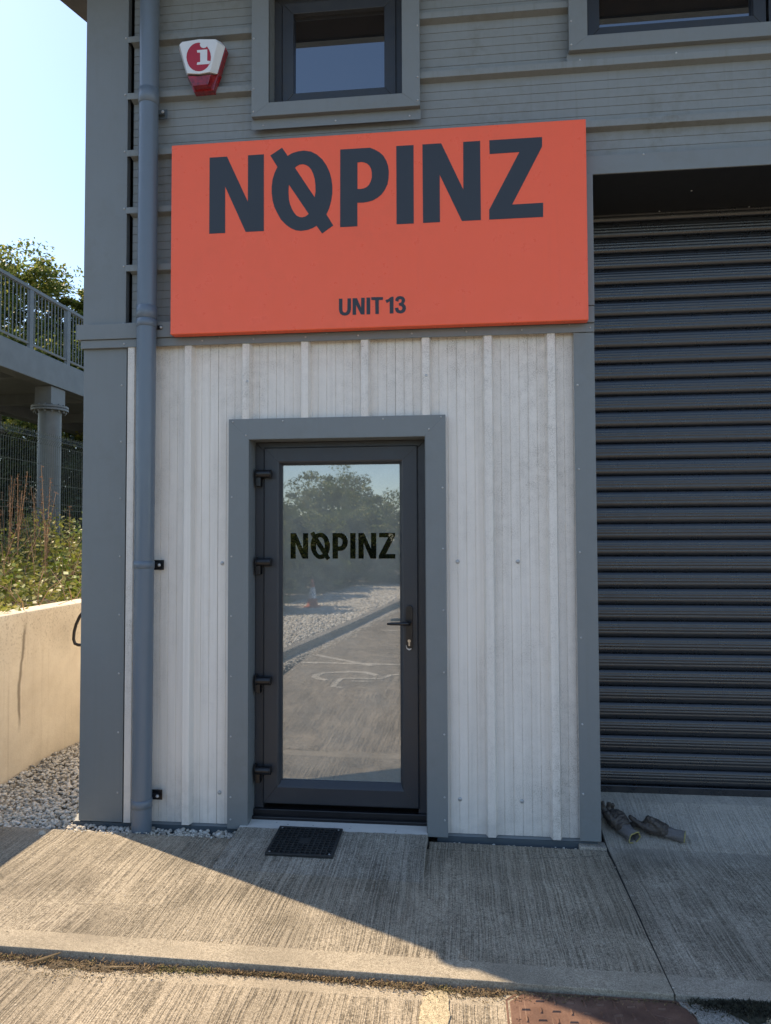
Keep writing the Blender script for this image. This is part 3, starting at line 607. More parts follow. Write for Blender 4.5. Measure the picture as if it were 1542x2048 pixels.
gb = MB().box(-.0035, .0035, -GY+.0142, GY-.0142, .0041, GH-.001).build('grate_bar', m_grate, gr); gb.location = (-GX+.0142+wx, 0, 0)
for i in range(2, nx): share(gb, 'grate_bar', gr, (-GX+.0142+wx*i, 0, 0))
gc = MB().box(-GX+.0142, GX-.0142, -.003, .003, .0041, GH-.0018).build('cross_bar', m_grate, gr); gc.location = (0, -GY+.0142+wy, 0)
for i in range(2, ny): share(gc, 'cross_bar', gr, (0, -GY+.0142+wy*i, 0))
MB().box(-.03, .03, -.027, .027, .0041, GH-.0004).build('centre_boss', m_grate, gr, bevel=.001)
sc = MB(); sc.tube((0, 0, 0), (0, 0, .002), .005, 10); c0 = sc.build('corner_screw', m_screw, gr); c0.location = (-GX+.02, -GY+.02, GH-.002)
for a, c in ((1, -1), (-1, 1), (1, 1)): share(c0, 'corner_screw', gr, (a*(GX-.02), c*(GY-.02), GH-.002))

# ------------------------------------------------------------------ kerb edge moss, manhole, patches
def moss_mat():
    k = NM('dry_moss_and_soil'); c = k.ramp(k.geo.outputs['Random Per Island'], (0, (.07, .05, .03)), (.45, (.19, .135, .075)), (.9, (.28, .20, .11)), (1, (.16, .15, .05)))
    g_ = k.r1(k.noise(5, 3), .58, .66); c = k.mix(k.math('MULTIPLY', g_, .5), c, (.11, .13, .03)); return k.done(k.pr(c, .95, 0, .15))
m_moss = moss_mat()
def blades(name, base, hgt, wid, spread, mat, parent=None):
    """little upright leaf slivers"""
    n = len(base); a = RNG.uniform(0, 2*np.pi, n); d = np.stack([np.cos(a), np.sin(a), np.zeros(n)], 1)*wid[:, None]
    t = np.stack([RNG.normal(0, spread, n), RNG.normal(0, spread, n), np.ones(n)], 1)*hgt[:, None]
    Q = np.stack([base-d, base+d, base+t+d*.3, base+t-d*.3], 1); return soup(name, Q, mat, parent)
n = 15000; x = RNG.uniform(-2.1, 2.6, n); cl = .5+.5*np.sin(x*9+2*np.sin(x*3.1))
wdt = .012+.018*(.5+.5*np.sin(x*4.3+1.3))+.022*np.exp(-((x+1.45)/.28)**2)+.03*np.exp(-((x-1.0)/.12)**2)
keep = RNG.uniform(0, 1, n) < np.where(x > .14, np.where(x > .76, .8, .25), 1)
y = -1.232-np.abs(RNG.normal(0, 1, n))*wdt; rz = np.array([gz(q) for q in x])-.025
Pm = np.stack([x, y, rz+RNG.uniform(0, .010, n)], 1)[keep]; n = len(Pm)
tag(blades('moss', Pm, RNG.uniform(.0015, .0055, n), RNG.uniform(.0015, .0035, n), 1.3, m_moss), 'strip of dry moss and soil in the joint along the slab edge', kind='stuff')
mb = MB(); NX = 160
v = []; f = []
for i in range(NX+1):
    x = -2.1+4.8*i/NX; w_ = .020+.016*math.sin(x*4.3+1.3)+.006*math.sin(x*31)+.006*math.sin(x*57+1)+.024*math.exp(-((x+1.45)/.28)**2)
    if .14 < x < .78: w_ = .010
    z = gz(x)-.025
    v += [(x, -1.2125, z-.022), (x, -1.2225-.004*math.sin(x*17), z-.010), (x, -1.2295-w_*.5, z+.006+.003*math.sin(x*40)), (x, -1.2245-w_*1.15-.010, z-.003)]
for i in range(NX): f += [(4*i+j, 4*i+j+1, 4*i+j+5, 4*i+j+4) for j in range(3)]
mb.add(v, f); k = NM('joint_soil'); q = k.noise(70, 5, .75); o = mb.build('joint_soil', k.done(k.pr(k.ramp(q, (.3, (.045, .037, .026)), (.5, (.14, .11, .075)), (.7, (.22, .185, .13))), .95, 0, .1, k.bump(q, .9, .01))), smooth=True); tag(o, kind='structure')
# dried leaves and twigs lying in the joint
tw = MB(); tw.path([(-1.66, -1.29, -.050), (-1.60, -1.262, -.043), (-1.55, -1.228, -.036)], [.002, .006, .002], 6); tag(tw.build('dried_leaf', plain('dry_leaf', (.25, .17, .08), .8)), 'curled dry brown leaf in the mossy joint at lower left', 'leaf')
tw = MB(); tw.path([(-1.36, -1.27, -.056), (-1.30, -1.268, -.052), (-1.24, -1.258, -.054)], [.0015, .0035, .0015], 6); tag(tw.build('twig', plain('dry_twig', (.30, .22, .12), .8)), 'small pale twig lying beside the moss near the slab edge', 'twig')
# sawn joint between slabs filled with dark sealant
mb = MB().add([(.7365, -1.215, gz(.74)-.004), (.7435, -1.215, gz(.74)-.004), (.7435, .02, right_floor(.74, .02)-.006), (.7365, .02, gz(.74)-.004)], [(0, 1, 2, 3)])
tag(mb.build('slab_joint', m_black), kind='structure')
# hairline crack in the slab in front of the cladding
ck = MB(); cp = [(.34, -.20), (.42, -.175), (.50, -.178), (.57, -.150), (.64, -.138), (.70, -.112)]
for (a0, b0), (a1, b1) in zip(cp, cp[1:]): ck.add([(a0, b0, gz(a0)+.0012), (a1, b1, gz(a1)+.0012), (a1, b1+.0022, gz(a1)+.0012), (a0, b0+.0022, gz(a0)+.0012)], [(0, 1, 2, 3)])
tag(ck.build('hairline_crack', m_black), kind='structure')
# manhole
MZ = gz(.45)-.024
k = NM('rusted_cast_iron'); a = k.noise(9, 6, .7); c = k.ramp(a, (.3, (.10, .058, .044)), (.5, (.16, .092, .066)), (.72, (.23, .14, .10)))
c = k.mix(k.r1(k.noise(140, 4, .7), .55, .75, 0, .6), c, (.08, .04, .03)); scr = k.noise(1, 2, .5, k.map((120, 3, 1), (0, 0, R(52)))); c = k.mix(k.r1(scr, .66, .74, 0, .5), c, (.36, .24, .17))
m_rust = k.done(k.pr(c, .62, .1, .35, k.bump(k.noise(160, 4), .4, .003)))
mh = tag(empty('manhole_cover', (.465, -1.53, MZ)), 'rust brown cast iron access cover with raised tread bars in the ground', 'manhole cover')
outl = [(-.308, -.30), (.315, -.30), (.315, .20), (.300, .265), (.262, .295), (-.255, .295), (-.308, .245)]
def flat(mb, L, z0, z1):
    n = len(L); mb.add([(x, y, z1) for x, y in L]+[(x, y, z0) for x, y in L], [tuple(range(n))]+[(i, n+i, n+(i+1) % n, (i+1) % n) for i in range(n)]); return mb
flat(MB(), outl, -.03, .004).build('cover_plate', m_rust, mh, bevel=.002)
fr = MB()
o2 = [(x*1.022, y*1.022) for x, y in outl]; o3 = [(x*1.045, y*1.045) for x, y in outl]; n = len(outl)
fr.add([(x, y, .003) for x, y in o2]+[(x, y, .003) for x, y in o3]+[(x, y, -.02) for x, y in o2], [(n+i, n+(i+1) % n, (i+1) % n, i) for i in range(n)]+[(i, (i+1) % n, 2*n+(i+1) % n, 2*n+i) for i in range(n)])
fr.build('frame', m_rust, mh)
gp = flat(MB(), [(x*1.022, y*1.022) for x, y in outl], -.031, -.012).build('frame_seat', m_black, mh)
tb = MB(); tb.add([(-.0155, -.0042, 0), (.0155, -.0042, 0), (.0155, .0042, 0), (-.0155, .0042, 0), (-.0125, -.0018, .0055), (.0125, -.0018, .0055), (.0125, .0018, .0055), (-.0125, .0018, .0055)], [(0, 1, 5, 4), (1, 2, 6, 5), (2, 3, 7, 6), (3, 0, 4, 7), (4, 5, 6, 7)])
t0 = None
for i in range(11):
    for j in range(11):
        x = -.255+.052*i; y = .255-.05*j
        if (x < -.25 and y > .22) or (x > .25 and y > .2) or (.16 < x < .24 and .14 < y < .25): continue
        if t0 is None: t0 = tb.build('tread_bar', m_rust, mh); o = t0; o.location = (x, y, .004)
        else: o = share(t0, 'tread_bar', mh, (x, y, .004))
        o.rotation_euler = (0, 0, R(4 if (i+j) % 2 else 92))
tri = [(.170, .225), (.232, .205), (.205, .160)]
lg = MB()
for p, q in zip(tri, tri[1:]+tri[:1]): lg.tube((*p, .0045), (*q, .0045), .0022, 6)
for p, q in (((.195, .208), (.214, .203)), ((.214, .203), (.196, .188)), ((.196, .188), (.212, .184))): lg.tube((*p, .0045), (*q, .0045), .0016, 6)
lg.build('embossed_emblem', m_rust, mh)
lg = MB(); yy = .155
for i in range(5): lg.box(-.292, -.276, yy-.030*i-.002, yy-.030*i+.002, .0041, .006); lg.box(-.286, -.282, yy-.030*i-.011, yy-.030*i+.011, .0041, .0058)
lg.build('embossed_edge', m_rust, mh)
# mortar patch, dark weed patch and rubble to the right of the cover, pale patch to the left
def patch(name, L, z, mat, th=.004, lab=None):
    o = flat(MB(), L, z-th-.01, z).build(name, mat, bevel=.002); tag(o, lab, kind='structure'); return o
def wob(L, n=6, a=.006):
    out = []
    for (x, y), (x2, y2) in zip(L, L[1:]+L[:1]):
        for i in range(n): t = i/n; out.append((x+(x2-x)*t+random.uniform(-a, a), y+(y2-y)*t+random.uniform(-a, a)))
    return out
m_mortar = concrete('mortar_patch_concrete', broom=False, tint=(.85, .9, .95)); m_pale = concrete('pale_mortar', broom=False, tint=(1.35, 1.25, 1.0)); m_dkm = plain('dark_damp_moss', (.035, .034, .02), .95, var=.6, sc=60, bump=.6)
patch('mortar_patch', wob([(.790, -1.60), (1.10, -1.60), (1.10, -1.28), (.92, -1.25), (.745, -1.228), (.782, -1.30)], 5, .005), MZ+.006, m_mortar)
patch('pale_patch', wob([(-.160, -1.62), (-.045, -1.62), (-.052, -1.38), (-.060, -1.262), (-.142, -1.258), (-.150, -1.36)], 6, .007), gz(-.1)-.025+.005, m_pale)
patch('rubble_patch', wob([(1.00, -1.60), (1.7, -1.60), (1.7, -1.24), (1.09, -1.25), (1.02, -1.30)], 5, .012), MZ+.012, m_pale)
patch('dark_moss_patch', wob([(.93, -1.305), (.965, -1.345), (1.02, -1.300), (1.10, -1.235), (.80, -1.226), (.88, -1.245)], 5, .008), MZ+.0125, m_dkm)
n = 2600; P = np.stack([np.clip(RNG.normal(1.0, .09, n), .78, 1.3), -1.225-np.abs(RNG.normal(0, .035, n)), np.full(n, MZ+.012)], 1)
tag(blades('dark_moss', P, RNG.uniform(.004, .012, n), RNG.uniform(.002, .004, n), .8, m_dkm), 'dark damp moss tuft beside the rubble patch', kind='stuff')

# ------------------------------------------------------------------ gloves
m_coat = plain('dark_rubber_coating', (.060, .050, .042), .55, var=.35, sc=60, bump=.3); m_knit = plain('grey_knit_cuff', (.16, .15, .145), .9, var=.35, sc=400, bump=.6); m_hem = plain('yellow_hem', (.33, .29, .11), .8, var=.2, sc=100)
def glove(loc, rz, tilt, label, fingers, thumb, open_=False, roll=0):
    g = tag(empty('work_glove', loc), label, 'glove', 'pair of work gloves on the concrete'); g.rotation_euler = (roll, tilt, rz); g.scale = (.95, 1.2, 1.5) if open_ else (1.08, 1.15, 1.3)
    m = MB()   # palm: wrist at origin, fingers towards +x
    m.path([(.045, 0, .030), (.065, 0, .032), (.09, 0, .036), (.12, 0, .036), (.145, 0, .032), (.155, 0, .028)], [.027, .031, .037, .040, .036, .02], 16)
    vs = m.v; m.v = [(x, y*1.22, .010+(z-.008)*(.80)) for x, y, z in vs]
    for F in fingers: m.path(F, [.0125, .0128, .0120, .0112, .0100, .004][:len(F)] if len(F) < 6 else [.0125, .0128, .012, .0112, .0095, .004], 10)
    m.path(thumb, [.018, .0165, .0145, .0125, .005], 10)
    h = m.build('hand_part', m_coat, g, smooth=True)
    r = h.modifiers.new('remesh', 'REMESH'); r.mode = 'VOXEL'; r.voxel_size = .0030; r.use_smooth_shade = True
    s_ = h.modifiers.new('smooth', 'SMOOTH'); s_.factor = .5; s_.iterations = 3
    tx = bpy.data.textures.new('crumple', 'CLOUDS'); tx.noise_scale = .016; d = h.modifiers.new('crumple', 'DISPLACE'); d.texture = tx; d.strength = .010; d.texture_coords = 'LOCAL'
    cu = MB(); n = 30; st_ = [(.062, .030, .020), (.040, .029, .019), (.015, .027, .019), (-.010, .028, .019), (-.032, .030, .018 if not open_ else .021)]
    v = []
    for x, ry, rz_ in st_:
        for i in range(n): t = 2*math.pi*i/n; wv = 1+.09*math.sin(5*t+x*60)+.04*math.sin(11*t-x*120); v.append((x, ry*math.cos(t)*wv, .023+rz_*math.sin(t)*wv))
    cu.add(v, [(a*n+i, a*n+(i+1) % n, (a+1)*n+(i+1) % n, (a+1)*n+i) for a in range(4) for i in range(n)]); c_ = cu.build('cuff', m_knit, g, smooth=True); so_ = c_.modifiers.new('solid', 'SOLIDIFY'); so_.thickness = .002
    he = MB(); last = v[-n:]; he.path(last+[last[0]], .0026, 8); he.build('hem', m_hem, g, smooth=True)
    return g
# glove on the left: wrist opening towards viewer right, fingers pointing back left, some raised
f1 = [[(.13, .030, .03), (.155, .036, .036), (.175, .040, .050), (.185, .042, .066), (.188, .043, .078), (.188, .043, .083)],
      [(.13, .010, .03), (.158, .012, .040), (.176, .013, .056), (.176, .013, .068), (.168, .013, .074), (.164, .013, .075)],
      [(.13, -.010, .03), (.158, -.012, .036), (.178, -.013, .044), (.182, -.013, .056), (.174, -.013, .064), (.170, -.013, .066)],
      [(.125, -.030, .025), (.150, -.036, .026), (.170, -.041, .024), (.188, -.045, .020), (.200, -.047, .016), (.205, -.048, .014)]]
th1 = [(.075, .025, .03), (.095, .042, .04), (.115, .052, .050), (.130, .056, .058), (.138, .057, .062)]
glove((.872, .050, -.042), R(121), -.27, 'dark grey work glove with its yellow hemmed wrist opening towards the viewer', f1, th1, True)
f2 = [[(.13, .030, .03), (.160, .032, .034), (.182, .030, .040), (.205, .027, .048), (.222, .024, .056), (.228, .023, .058)],
      [(.13, .010, .03), (.165, .012, .030), (.190, .012, .028), (.210, .012, .022), (.222, .011, .016), (.226, .011, .014)],
      [(.13, -.010, .028), (.162, -.012, .026), (.186, -.014, .022), (.205, -.015, .016), (.216, -.016, .012), (.220, -.016, .011)],
      [(.125, -.030, .022), (.150, -.034, .020), (.172, -.036, .016), (.188, -.037, .013), (.198, -.037, .011), (.203, -.037, .01)]]
th2 = [(.075, .025, .036), (.100, .030, .054), (.122, .026, .064), (.142, .020, .066), (.150, .017, .066)]
g2 = glove((1.118, .060, -.040), R(160), -.10, 'dark grey work glove lying on its side with fingers pointing left', f2, th2)

# ------------------------------------------------------------------ retaining wall, bank, cable
k = NM('cast_concrete_wall'); x, y, z = k.sep(); a = k.noise(2.6, 6, .65); sp_ = k.noise(60, 5, .75); vs_ = k.noise(1, 5, .6, k.map((3, 22, .9)))
c = k.mix(k.r1(a, .3, .7), (.60, .53, .42), (.76, .69, .56)); c = k.mix(k.r1(vs_, .56, .76, 0, .35), c, (.36, .29, .2)); c = k.mix(k.math('MULTIPLY', k.r1(sp_, .52, .70), k.r1(z, .62, .98, .1, .8)), c, (.24, .19, .125))
yl = k.math('ADD', y, k.math('ADD', k.math('MULTIPLY', k.noise(3, 3), .10), k.math('MULTIPLY', k.r1(z, .7, .95, 0, 1), -.06)))
st_ = k.math('MULTIPLY', k.math('MULTIPLY', k.r1(k.math('ABSOLUTE', k.math('SUBTRACT', yl, .82)), .022, .006), k.r1(z, .22, .35)), k.r1(z, .99, .9)); c = k.mix(k.math('MULTIPLY', st_, .75), c, (.15, .12, .09))
m_rw = k.done(k.pr(c, .88, 0, .2, k.bump(k.math('ADD', sp_, k.math('MULTIPLY', a, .6)), .35, .006)))
rw = MB(); L_ = 26
rw.box(-3.26, -3.045, -1.4, 12, -.34, 1.05); tag(rw.build('retaining_wall', m_rw, bevel=.015), 'low cream cast concrete retaining wall at left with a dark vertical stain', 'wall')
m_bank = plain('bank_soil', (.10, .085, .05), .95, var=.5, sc=12, bump=.6)
bk = MB(); NXB, NYB = 30, 40; v = []; f = []
for i in range(NXB+1):
    for j in range(NYB+1):
        X = -3.20-27*(i/NXB)**1.6; Y = -1.4+36*(j/NYB)
        v.append((X, Y, .93+.08*math.sin(X*2.1)*math.sin(Y*1.7)+3.2*min(1, max(0, (-X-15)/5))))
for i in range(NXB):
    for j in range(NYB): a = i*(NYB+1)+j; f.append((a, a+1, a+NYB+2, a+NYB+1))
tag(bk.add(v, f).build('bank', m_bank, smooth=True), kind='structure')
cb = MB(); cb.path([(-2.2, 1.35, 1.02), (-2.6, 1.35, 1.07), (-2.80, 1.35, 1.055), (-2.885, 1.35, 1.025), (-2.934, 1.35, .965), (-2.965, 1.35, .90), (-2.980, 1.35, .84), (-2.984, 1.35, .785), (-2.972, 1.35, .752), (-2.945, 1.35, .742), (-2.88, 1.35, .742), (-2.6, 1.35, .78), (-2.2, 1.35, .80)], .012, 10)
tag(cb.build('cable', m_black, smooth=True), 'loop of thick black cable hanging beside the retaining wall behind the corner', 'cable')

# ------------------------------------------------------------------ plants
m_leaf = leafm('bramble_leaf', (.12, .16, .03), (.30, .32, .06), (.56, .50, .18)); m_lime = leafm('bright_leaf', (.16, .24, .03), (.24, .32, .05)); m_tree = leafm('tree_leaf', (.09, .13, .025), (.20, .24, .05), (.40, .36, .09), .6)
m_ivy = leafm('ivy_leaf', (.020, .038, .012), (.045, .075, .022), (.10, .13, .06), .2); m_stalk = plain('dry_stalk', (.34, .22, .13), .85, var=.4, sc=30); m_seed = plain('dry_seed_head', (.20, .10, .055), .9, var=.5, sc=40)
m_bark = plain('bark', (.10, .08, .055), .9, var=.4, sc=12, bump=.5)
def leaves(cen, size, up=.5):
    n = len(cen); nrm = RNG.normal(size=(n, 3)); nrm[:, 2] = np.abs(nrm[:, 2])+up; nrm /= np.linalg.norm(nrm, axis=1)[:, None]
    a = np.cross(nrm, RNG.normal(size=(n, 3))); a /= np.linalg.norm(a, axis=1)[:, None]; b = np.cross(nrm, a); s = np.asarray(size)[:, None]
    fold = nrm*s*RNG.uniform(-.25, .25, (n, 1))
    return np.stack([cen-a*s, cen-b*s*.55+fold, cen+a*s, cen+b*s*.55+fold], 1)
def bank_h(X): return .12+.80*np.clip((-3.05-X)/2.3, 0, 1)
n = 38000; X = -3.08-RNG.uniform(0, 1, n)**.9*4.6; Y = RNG.uniform(.0, 9.5, n); lump = .65+.5*np.sin(X*3.7+1)*np.sin(Y*3.1)+.25*np.sin(X*9)*np.sin(Y*8.3)
Z = .95+bank_h(X)*np.clip(lump, .25, 1.3)*RNG.uniform(0, 1, n)**.5
tag(soup('bramble_cover', leaves(np.stack([X, Y, Z], 1), RNG.uniform(.014, .042, n)), m_leaf), 'sunlit brambles and low leaves on the bank behind the retaining wall', kind='stuff')
blobs = [(-4.55, 4.35, 1.62, .17), (-4.2, 3.2, 1.30, .14), (-3.6, 2.4, 1.16, .10), (-4.9, 5.3, 1.95, .12), (-3.9, 1.9, 1.2, .10)]
V_ = []
for a, b_, c_, r in blobs: q = RNG.normal(size=(60, 3)); V_.append(np.array([a, b_, c_])+q/np.linalg.norm(q, axis=1)[:, None]*r*RNG.uniform(.2, 1.6, (60, 1)))
V_ = np.concatenate(V_); tag(soup('bright_leaf_clump', leaves(V_, RNG.uniform(.02, .045, len(V_)), 1.), m_lime), 'clumps of bright lime green leaves on the bank', kind='stuff')
sm_ = MB()
for i in range(230):
    X = random.uniform(-5.9, -3.15); Y = random.uniform(.3, 7.5); h = random.uniform(.3, .9)*(.4+.6*min(1, (-3-X)/2)); lx, ly = random.gauss(0, .18), random.gauss(0, .18); z = .95
    sm_.path([(X, Y, z), (X+lx*.5, Y+ly*.5, z+h*.6), (X+lx*1.4, Y+ly*1.4, z+h)], [.004, .003, .0015], 4)
tag(sm_.build('dry_stems', m_stalk), 'thin dry stems tangled in the brambles on the bank', kind='stuff')
sd = []; sk = MB()
for i in range(34):
    X = random.uniform(-6.6, -4.2); Y = (-X)/random.uniform(.575, .70)-3.88; h = random.uniform(.6, 1.42); lx, ly = random.gauss(0, .10), random.gauss(.03, .10); z = .95
    P_ = [Vector((X, Y, z)), Vector((X+lx*.4, Y+ly*.4, z+h*.5)), Vector((X+lx*1.2, Y+ly*1.2, z+h))]; sk.path(P_, [.005, .004, .002], 5)
    for j in range(70):
        t = random.uniform(.45, 1); p = P_[1].lerp(P_[2], (t-.5)*2) if t > .5 else P_[0].lerp(P_[1], t*2); sd.append(p+Vector((random.gauss(0, .014), random.gauss(0, .014), 0)))
ks = sk.build('dock_stalks', m_stalk); tag(ks, 'tall reddish brown dry dock stalks in front of and behind the mesh fence', kind='stuff')
tag(soup('dock_seed_heads', leaves(np.array([tuple(p) for p in sd]), RNG.uniform(.006, .013, len(sd))), m_seed), 'rusty brown seed heads on the dock stalks', kind='stuff')

def foliage(cx, cy, cz, rx, ry, rz_, nb, per, size, low=-.5):
    out = []
    for _ in range(nb):
        d = RNG.normal(size=3); d /= np.linalg.norm(d)
        if d[2] < low: d[2] = abs(d[2])
        p = np.array([cx, cy, cz])+d*np.array([rx, ry, rz_])*RNG.uniform(.45, 1.05)
        q = RNG.normal(size=(per, 3)); q /= np.linalg.norm(q, axis=1)[:, None]; br = RNG.uniform(.12, .30)*min(rx, rz_)
        out.append(p+q*br*RNG.uniform(.25, 1, (per, 1))*np.array([1.2, 1.2, .7]))
    c = np.concatenate(out); return leaves(c, RNG.uniform(size*.6, size*1.3, len(c)))
def tree(name, lab, cat, x, y, z0, h, rx, rz_, nb, per, size, mat, grp, trunk=True, nl=5, low=-.5):
    t = tag(empty(name, (x, y, z0)), lab, cat, grp)
    tr = MB(); tr.path([(0, 0, -.4), (.05, 0, h*.35), (-.1, .1, h*.7), (.05, 0, h*.92)], [h*.022+.03, h*.017+.02, h*.009+.01, .01], 8)
    for i in range(nl):
        a = random.uniform(0, 6.28); zz = h*random.uniform(.3, .7); r = rx*.75; tr.path([(0, 0, zz), (r*.5*math.cos(a), r*.5*math.sin(a), zz+h*.10), (r*math.cos(a), r*math.sin(a), zz+h*.2)], [h*.009+.01, h*.005+.008, .006], 6)
    tr.build('trunk', m_bark, t)
    soup('crown', foliage(0, 0, h-rz_, rx, rx*.9, rz_, nb, per, size, low), mat, t); return t
G1 = 'trees beyond the footbridge'
tree('tree', 'tall leafy tree rising highest behind the bridge railing at far left', 'tree', -15.4, 19, 1.1, 10.5, 2.5, 3.8, 130, 150, .08, m_tree, G1)
tree('tree', 'rounded tree with yellowish leaves behind the middle of the bridge railing', 'tree', -13.15, 19.5, 1.1, 9.5, 1.3, 3.2, 90, 160, .085, m_tree, G1)
tree('tree', 'tree behind the bridge railing half hidden by the building corner', 'tree', -11.7, 20, 1.1, 10.2, 1.6, 3.6, 90, 160, .085, m_tree, G1)
tree('tree', 'lower bushy tree filling the gap behind the bridge balusters', 'tree', -14.6, 17.5, 1.1, 7.6, 2.8, 3.2, 120, 140, .075, m_tree, G1)
tree('tree', 'low dark tree directly behind the bridge deck beside the building corner', 'tree', -11.9, 18, 1.1, 7.4, 2.4, 3.0, 110, 140, .075, m_tree, G1)
iv = []
q = foliage(-13.2, 17.2, 2.6, 4.2, 1.2, 2.7, 420, 120, .085, -1); tag(soup('ivy_thicket', q, m_ivy), 'dark ivy thicket in the shade under the footbridge', kind='stuff')

# ------------------------------------------------------------------ footbridge
m_bridge = plain('bridge_grey_paint', (.105, .125, .135), .5, var=.12, sc=4)
br = tag(empty('footbridge', (-8.5, 10, 1)), 'grey steel footbridge with baluster railing on round columns beyond the retaining wall', 'bridge')
def BR(mb, n, m=m_bridge, **k): return B_(mb, n, m, parent=br, **k)
Y0, Y1 = -5, 34
BR(MB().box(-8.62, -8.30, Y0, Y1, 4.71, 5.27), 'edge_beam', bevel=.01); BR(MB().box(-11.6, -11.28, Y0, Y1, 4.71, 5.27), 'edge_beam', bevel=.01)
BR(MB().box(-11.279, -8.621, Y0, Y1, 4.98, 5.20), 'deck_slab')
for y in np.arange(Y0+1, Y1, 2.64): BR(MB().box(-11.279, -8.621, y-.09, y+.09, 4.74, 4.979), 'cross_beam')
for X, far in ((-8.36, 0), (-11.5, 1)):
    BR(MB().box(X-.035, X+.035, Y0, Y1, 6.44, 6.51), 'handrail', bevel=.008); BR(MB().box(X-.02, X+.02, Y0, Y1, 5.36, 5.395), 'bottom_rail')
    pm = None
    for i in range(-10, 18):
        y = 9.07+1.32*i
        if pm is None: pm = BR(MB().box(X-.03, X+.03, y-.06, y+.06, 5.27, 6.44), 'railing_post', bevel=.004); y00 = y; l0 = pm.location.copy()
        else: o = share(pm, 'railing_post', br, l0+Vector((0, y-y00, 0)))
    rest = MB(); bm_ = None
    for i in range(0, 330):
        y = Y0+.06+.116*i
        if y > 33: break
        if not far and 6.5 < y < 13.5:
            if bm_ is None: bm_ = BR(MB().tube((X, y, 5.395), (X, y, 6.44), .0095, 6), 'baluster'); by = y; bl = bm_.location.copy()
            else: share(bm_, 'baluster', br, bl+Vector((0, y-by, 0)))
        else: rest.tube((X, y, 5.395), (X, y, 6.44), .0095, 4)
    tag(BR(rest, 'balusters_far'), kind='stuff')
BR(MB().box(-11.52, -11.48, Y0, Y1, 6.1, 6.13), 'handrail')
def column(cx, cy):
    BR(MB().box(cx-.18, cx+.18, cy-.26, cy+.26, 4.33, 4.705), 'column_head', bevel=.005)
    c = BR(MB().tube((cx, cy, .7), (cx, cy, 4.22), .225, 40, cap=False), 'column', smooth=True)
    fl = BR(MB().tube((cx, cy, 4.22), (cx, cy, 4.265), .36, 32).tube((cx, cy, 4.275), (cx, cy, 4.32), .36, 32), 'flange', bevel=.004)
    for i in range(14):
        t = 2*math.pi*i/14; X, Y = cx+.30*math.cos(t), cy+.30*math.sin(t); B_(MB().tube((X, Y, 4.175), (X, Y, 4.35), .022, 6), 'flange_bolt', m_bridge, parent=fl)
column(-8.53, 10.05); column(-11.65, 12.5); column(-8.53, 21)
# mesh fence
fe = tag(empty('mesh_fence', (-5.7, 4, 1)), 'thin grey V-mesh security fence standing on the overgrown bank', 'fence')
m_wire = plain('fence_wire', (.045, .065, .060), .5)
for p in range(7):
    y0 = -1.7+2.5*p; m = MB()
    for i in range(50):
        y = y0+.025+.05*i
        m.path([(-5.7, y, .95), (-5.7, y, 2.865), (-5.655, y, 2.93), (-5.7, y, 2.99), (-5.7, y, 3.03)], .0032, 4)
    for z in (1.15, 1.42, 1.70, 1.97, 2.05, 2.32, 2.59, 2.865, 3.0): m.tube((-5.704, y0, z), (-5.704, y0+2.5, z), .0035, 5)
    m.tube((-5.655, y0, 2.93), (-5.655, y0+2.5, 2.93), .0035, 5)
    B_(m, 'mesh_panel', m_wire, parent=fe)
for p in range(8):
    if p in (3,): continue
    B_(MB().box(-5.79, -5.73, -1.73+2.5*p, -1.67+2.5*p, .8, 3.05), 'fence_post', m_wire, parent=fe)

# ------------------------------------------------------------------ the yard behind the viewer (seen mirrored in the glass)
KB = [(-2.75, -2.0), (-2.351, -5.1), (-1.957, -8.3), (-1.462, -12.8), (-.7, -19), (.3, -26)]
kb = MB()
for (x0_, y0_), (x1_, y1_) in zip(KB, KB[1:]):
    v = []
    for X, Y in ((x0_, y0_), (x1_, y1_)): v += [(X, Y, -.2), (X, Y, .055), (X-.125, Y, .065), (X-.125, Y, -.2)]
    kb.add(v, [(0, 1, 5, 4), (1, 2, 6, 5), (2, 3, 7, 6), (0, 3, 2, 1), (4, 5, 6, 7)])
tag(kb.build('kerb', m_conc, bevel=.008), kind='structure')
gb_ = MB(); L_ = [(x-.12, y) for x, y in KB]; far_ = [(-12, y) for x, y in KB]
gb_.add([(x, y, .045) for x, y in L_]+[(x, y, .045) for x, y in far_], [(i+1, i, 6+i, 7+i) for i in range(5)]); gb_.box(-12, -2.8, -2.0, -1.42, -.3, .045)
gb_.box(-12, -3.27, -1.42, -1.405, -.3, 1.0)
tag(gb_.build('gravel_verge', m_bed), kind='structure')
n = 15000; t = RNG.uniform(0, 1, n)**1.3; Y = -3.5-t*15; kx = np.interp(-Y, [-b_ for a, b_ in KB], [a for a, b_ in KB]); X = kx-.13-RNG.uniform(0, 1, n)*2.3
P = np.stack([X, Y, np.full(n, .05)], 1); n2 = 2200; Y2 = -3.6-RNG.uniform(0, 1, n2)*8; kx2 = np.interp(-Y2, [-b_ for a, b_ in KB], [a for a, b_ in KB]); P2 = np.stack([kx2+np.abs(RNG.normal(0, .12, n2))+.01, Y2, np.full(n2, -.055)], 1)
stones('verge_gravel', np.concatenate([P, P2]), np.concatenate([RNG.uniform(.012, .028, n)*(1+t), RNG.uniform(.008, .016, n2)]), m_stone, label='pale gravel verge beside the kerb, mirrored in the door glass')
m_line = concrete('worn_white_marking_paint', broom=True, tint=(1.9, 1.9, 1.85), coarse=1.5)
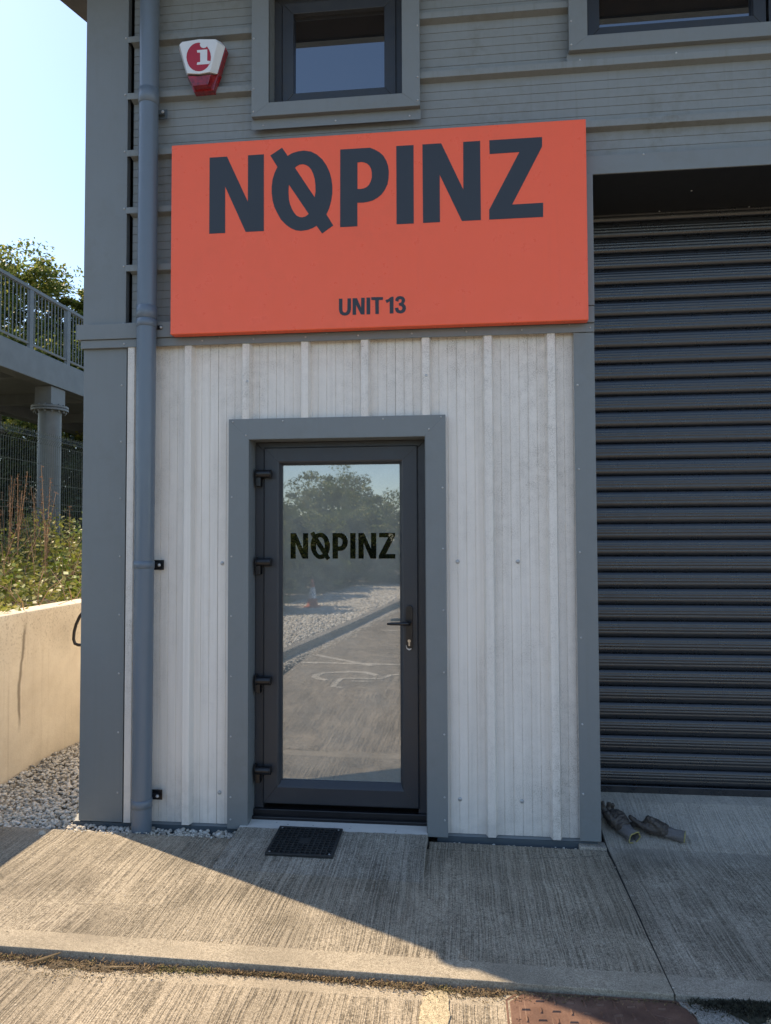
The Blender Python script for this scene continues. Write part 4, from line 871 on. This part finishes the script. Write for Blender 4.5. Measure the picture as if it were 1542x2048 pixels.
def stripe(name, pts, wd, m=m_line):
    mb = MB(); n = len(pts); v = []
    for i, (x, y) in enumerate(pts):
        a = Vector(pts[max(0, i-1)]); c = Vector(pts[min(n-1, i+1)]); d = (c-a).normalized(); nn_ = Vector((-d.y, d.x))*wd/2; z = gz(x)-.021
        v += [(x+nn_.x, y+nn_.y, z), (x-nn_.x, y-nn_.y, z)]
    mb.add(v, [(2*i, 2*i+1, 2*i+3, 2*i+2) for i in range(n-1)]); return tag(mb.build(name, m), kind='structure')
stripe('accessible_bay_symbol', [(-.999, -4.283), (-1.165, -4.444), (-1.316, -4.457), (-1.501, -4.400), (-1.644, -4.330), (-1.705, -4.22), (-1.704, -4.098), (-1.639, -3.987), (-1.524, -3.928)], .09)
stripe('accessible_bay_symbol', [(-.748, -4.379), (-.848, -4.321), (-.929, -4.096), (-1.303, -4.063), (-1.391, -4.03), (-1.41, -3.8), (-1.40, -3.585), (-1.284, -3.557)], .07)
stripe('accessible_bay_symbol', [(-1.259, -3.906), (-1.017, -3.927)], .06)
stripe('bay_line', [(-2.07, -4.99), (-.80, -5.03), (2.5, -5.1)], .10); stripe('bay_line', [(-2.02, -5.605), (-1.135, -4.993+.1)], .10); stripe('bay_line', [(-1.4, -8.3), (2.5, -8.4)], .10)
cn = tag(empty('traffic_cone', (-3.24, -11.2, .06)), 'orange and white traffic cone on the gravel, mirrored in the door glass', 'traffic cone'); m_co = plain('cone_orange', (.42, .12, .06), .5)
cn.scale = (.85, .85, .85)
MB().box(-.19, .19, -.19, .19, 0, .03).build('base', m_co, cn, bevel=.01)
MB().tube((0, 0, .03), (0, 0, .22), .145, 20, .105).build('lower_body', m_co, cn); MB().tube((0, 0, .22), (0, 0, .50), .105, 20, .058).build('reflective_sleeve', m_alarm, cn); MB().tube((0, 0, .50), (0, 0, .70), .058, 20, .022).build('tip', m_co, cn)
G2 = 'hedge trees opposite the building'
HT = [(-4.4, -10.0, 2.0, 1.1), (-4.9, -13, 2.4, 1.4), (-4.5, -15.8, 2.3, 1.4), (-3.7, -18.5, 2.6, 1.6), (-2.6, -21, 3.2, 1.7), (-5.2, -22, 4.0, 2.2), (-.9, -23.5, 2.9, 1.7), (-4.9, -25.5, 4.5, 1.9), (-8, -19, 3.0, 2.4), (1.5, -26, 3.0, 2.0), (4.5, -27, 3.2, 2.2), (-7.5, -12, 2.6, 2)]
for i, (x, y, h, r) in enumerate(HT):
    tree('hedge_tree', 'green hedge tree mirrored in the door glass, %s' % ('short one by the verge', 'second one along the verge', 'low one beyond the cone', 'one at the bend of the verge', 'spreading one at the far kerb', 'tall one rising behind the hedge', 'small one at the end of the kerb', 'tallest one of all', 'broad one far back at left', 'low one across the yard', 'one furthest right across the yard', 'dense one behind the verge')[i], 'tree', x, y, .04, h, r, h*.52, 130, 110, .045+.010*r, m_tree, G2, nl=3, low=-1)
fh = []
for i in range(9): fh.append(foliage(9+4*i, -30+i*1.5, 2.4, 3.2, 1.8, 2.6, 40, 50, .16))
tag(soup('far_hedge', np.concatenate(fh), m_ivy), 'distant hedge closing the far side of the yard', kind='stuff')
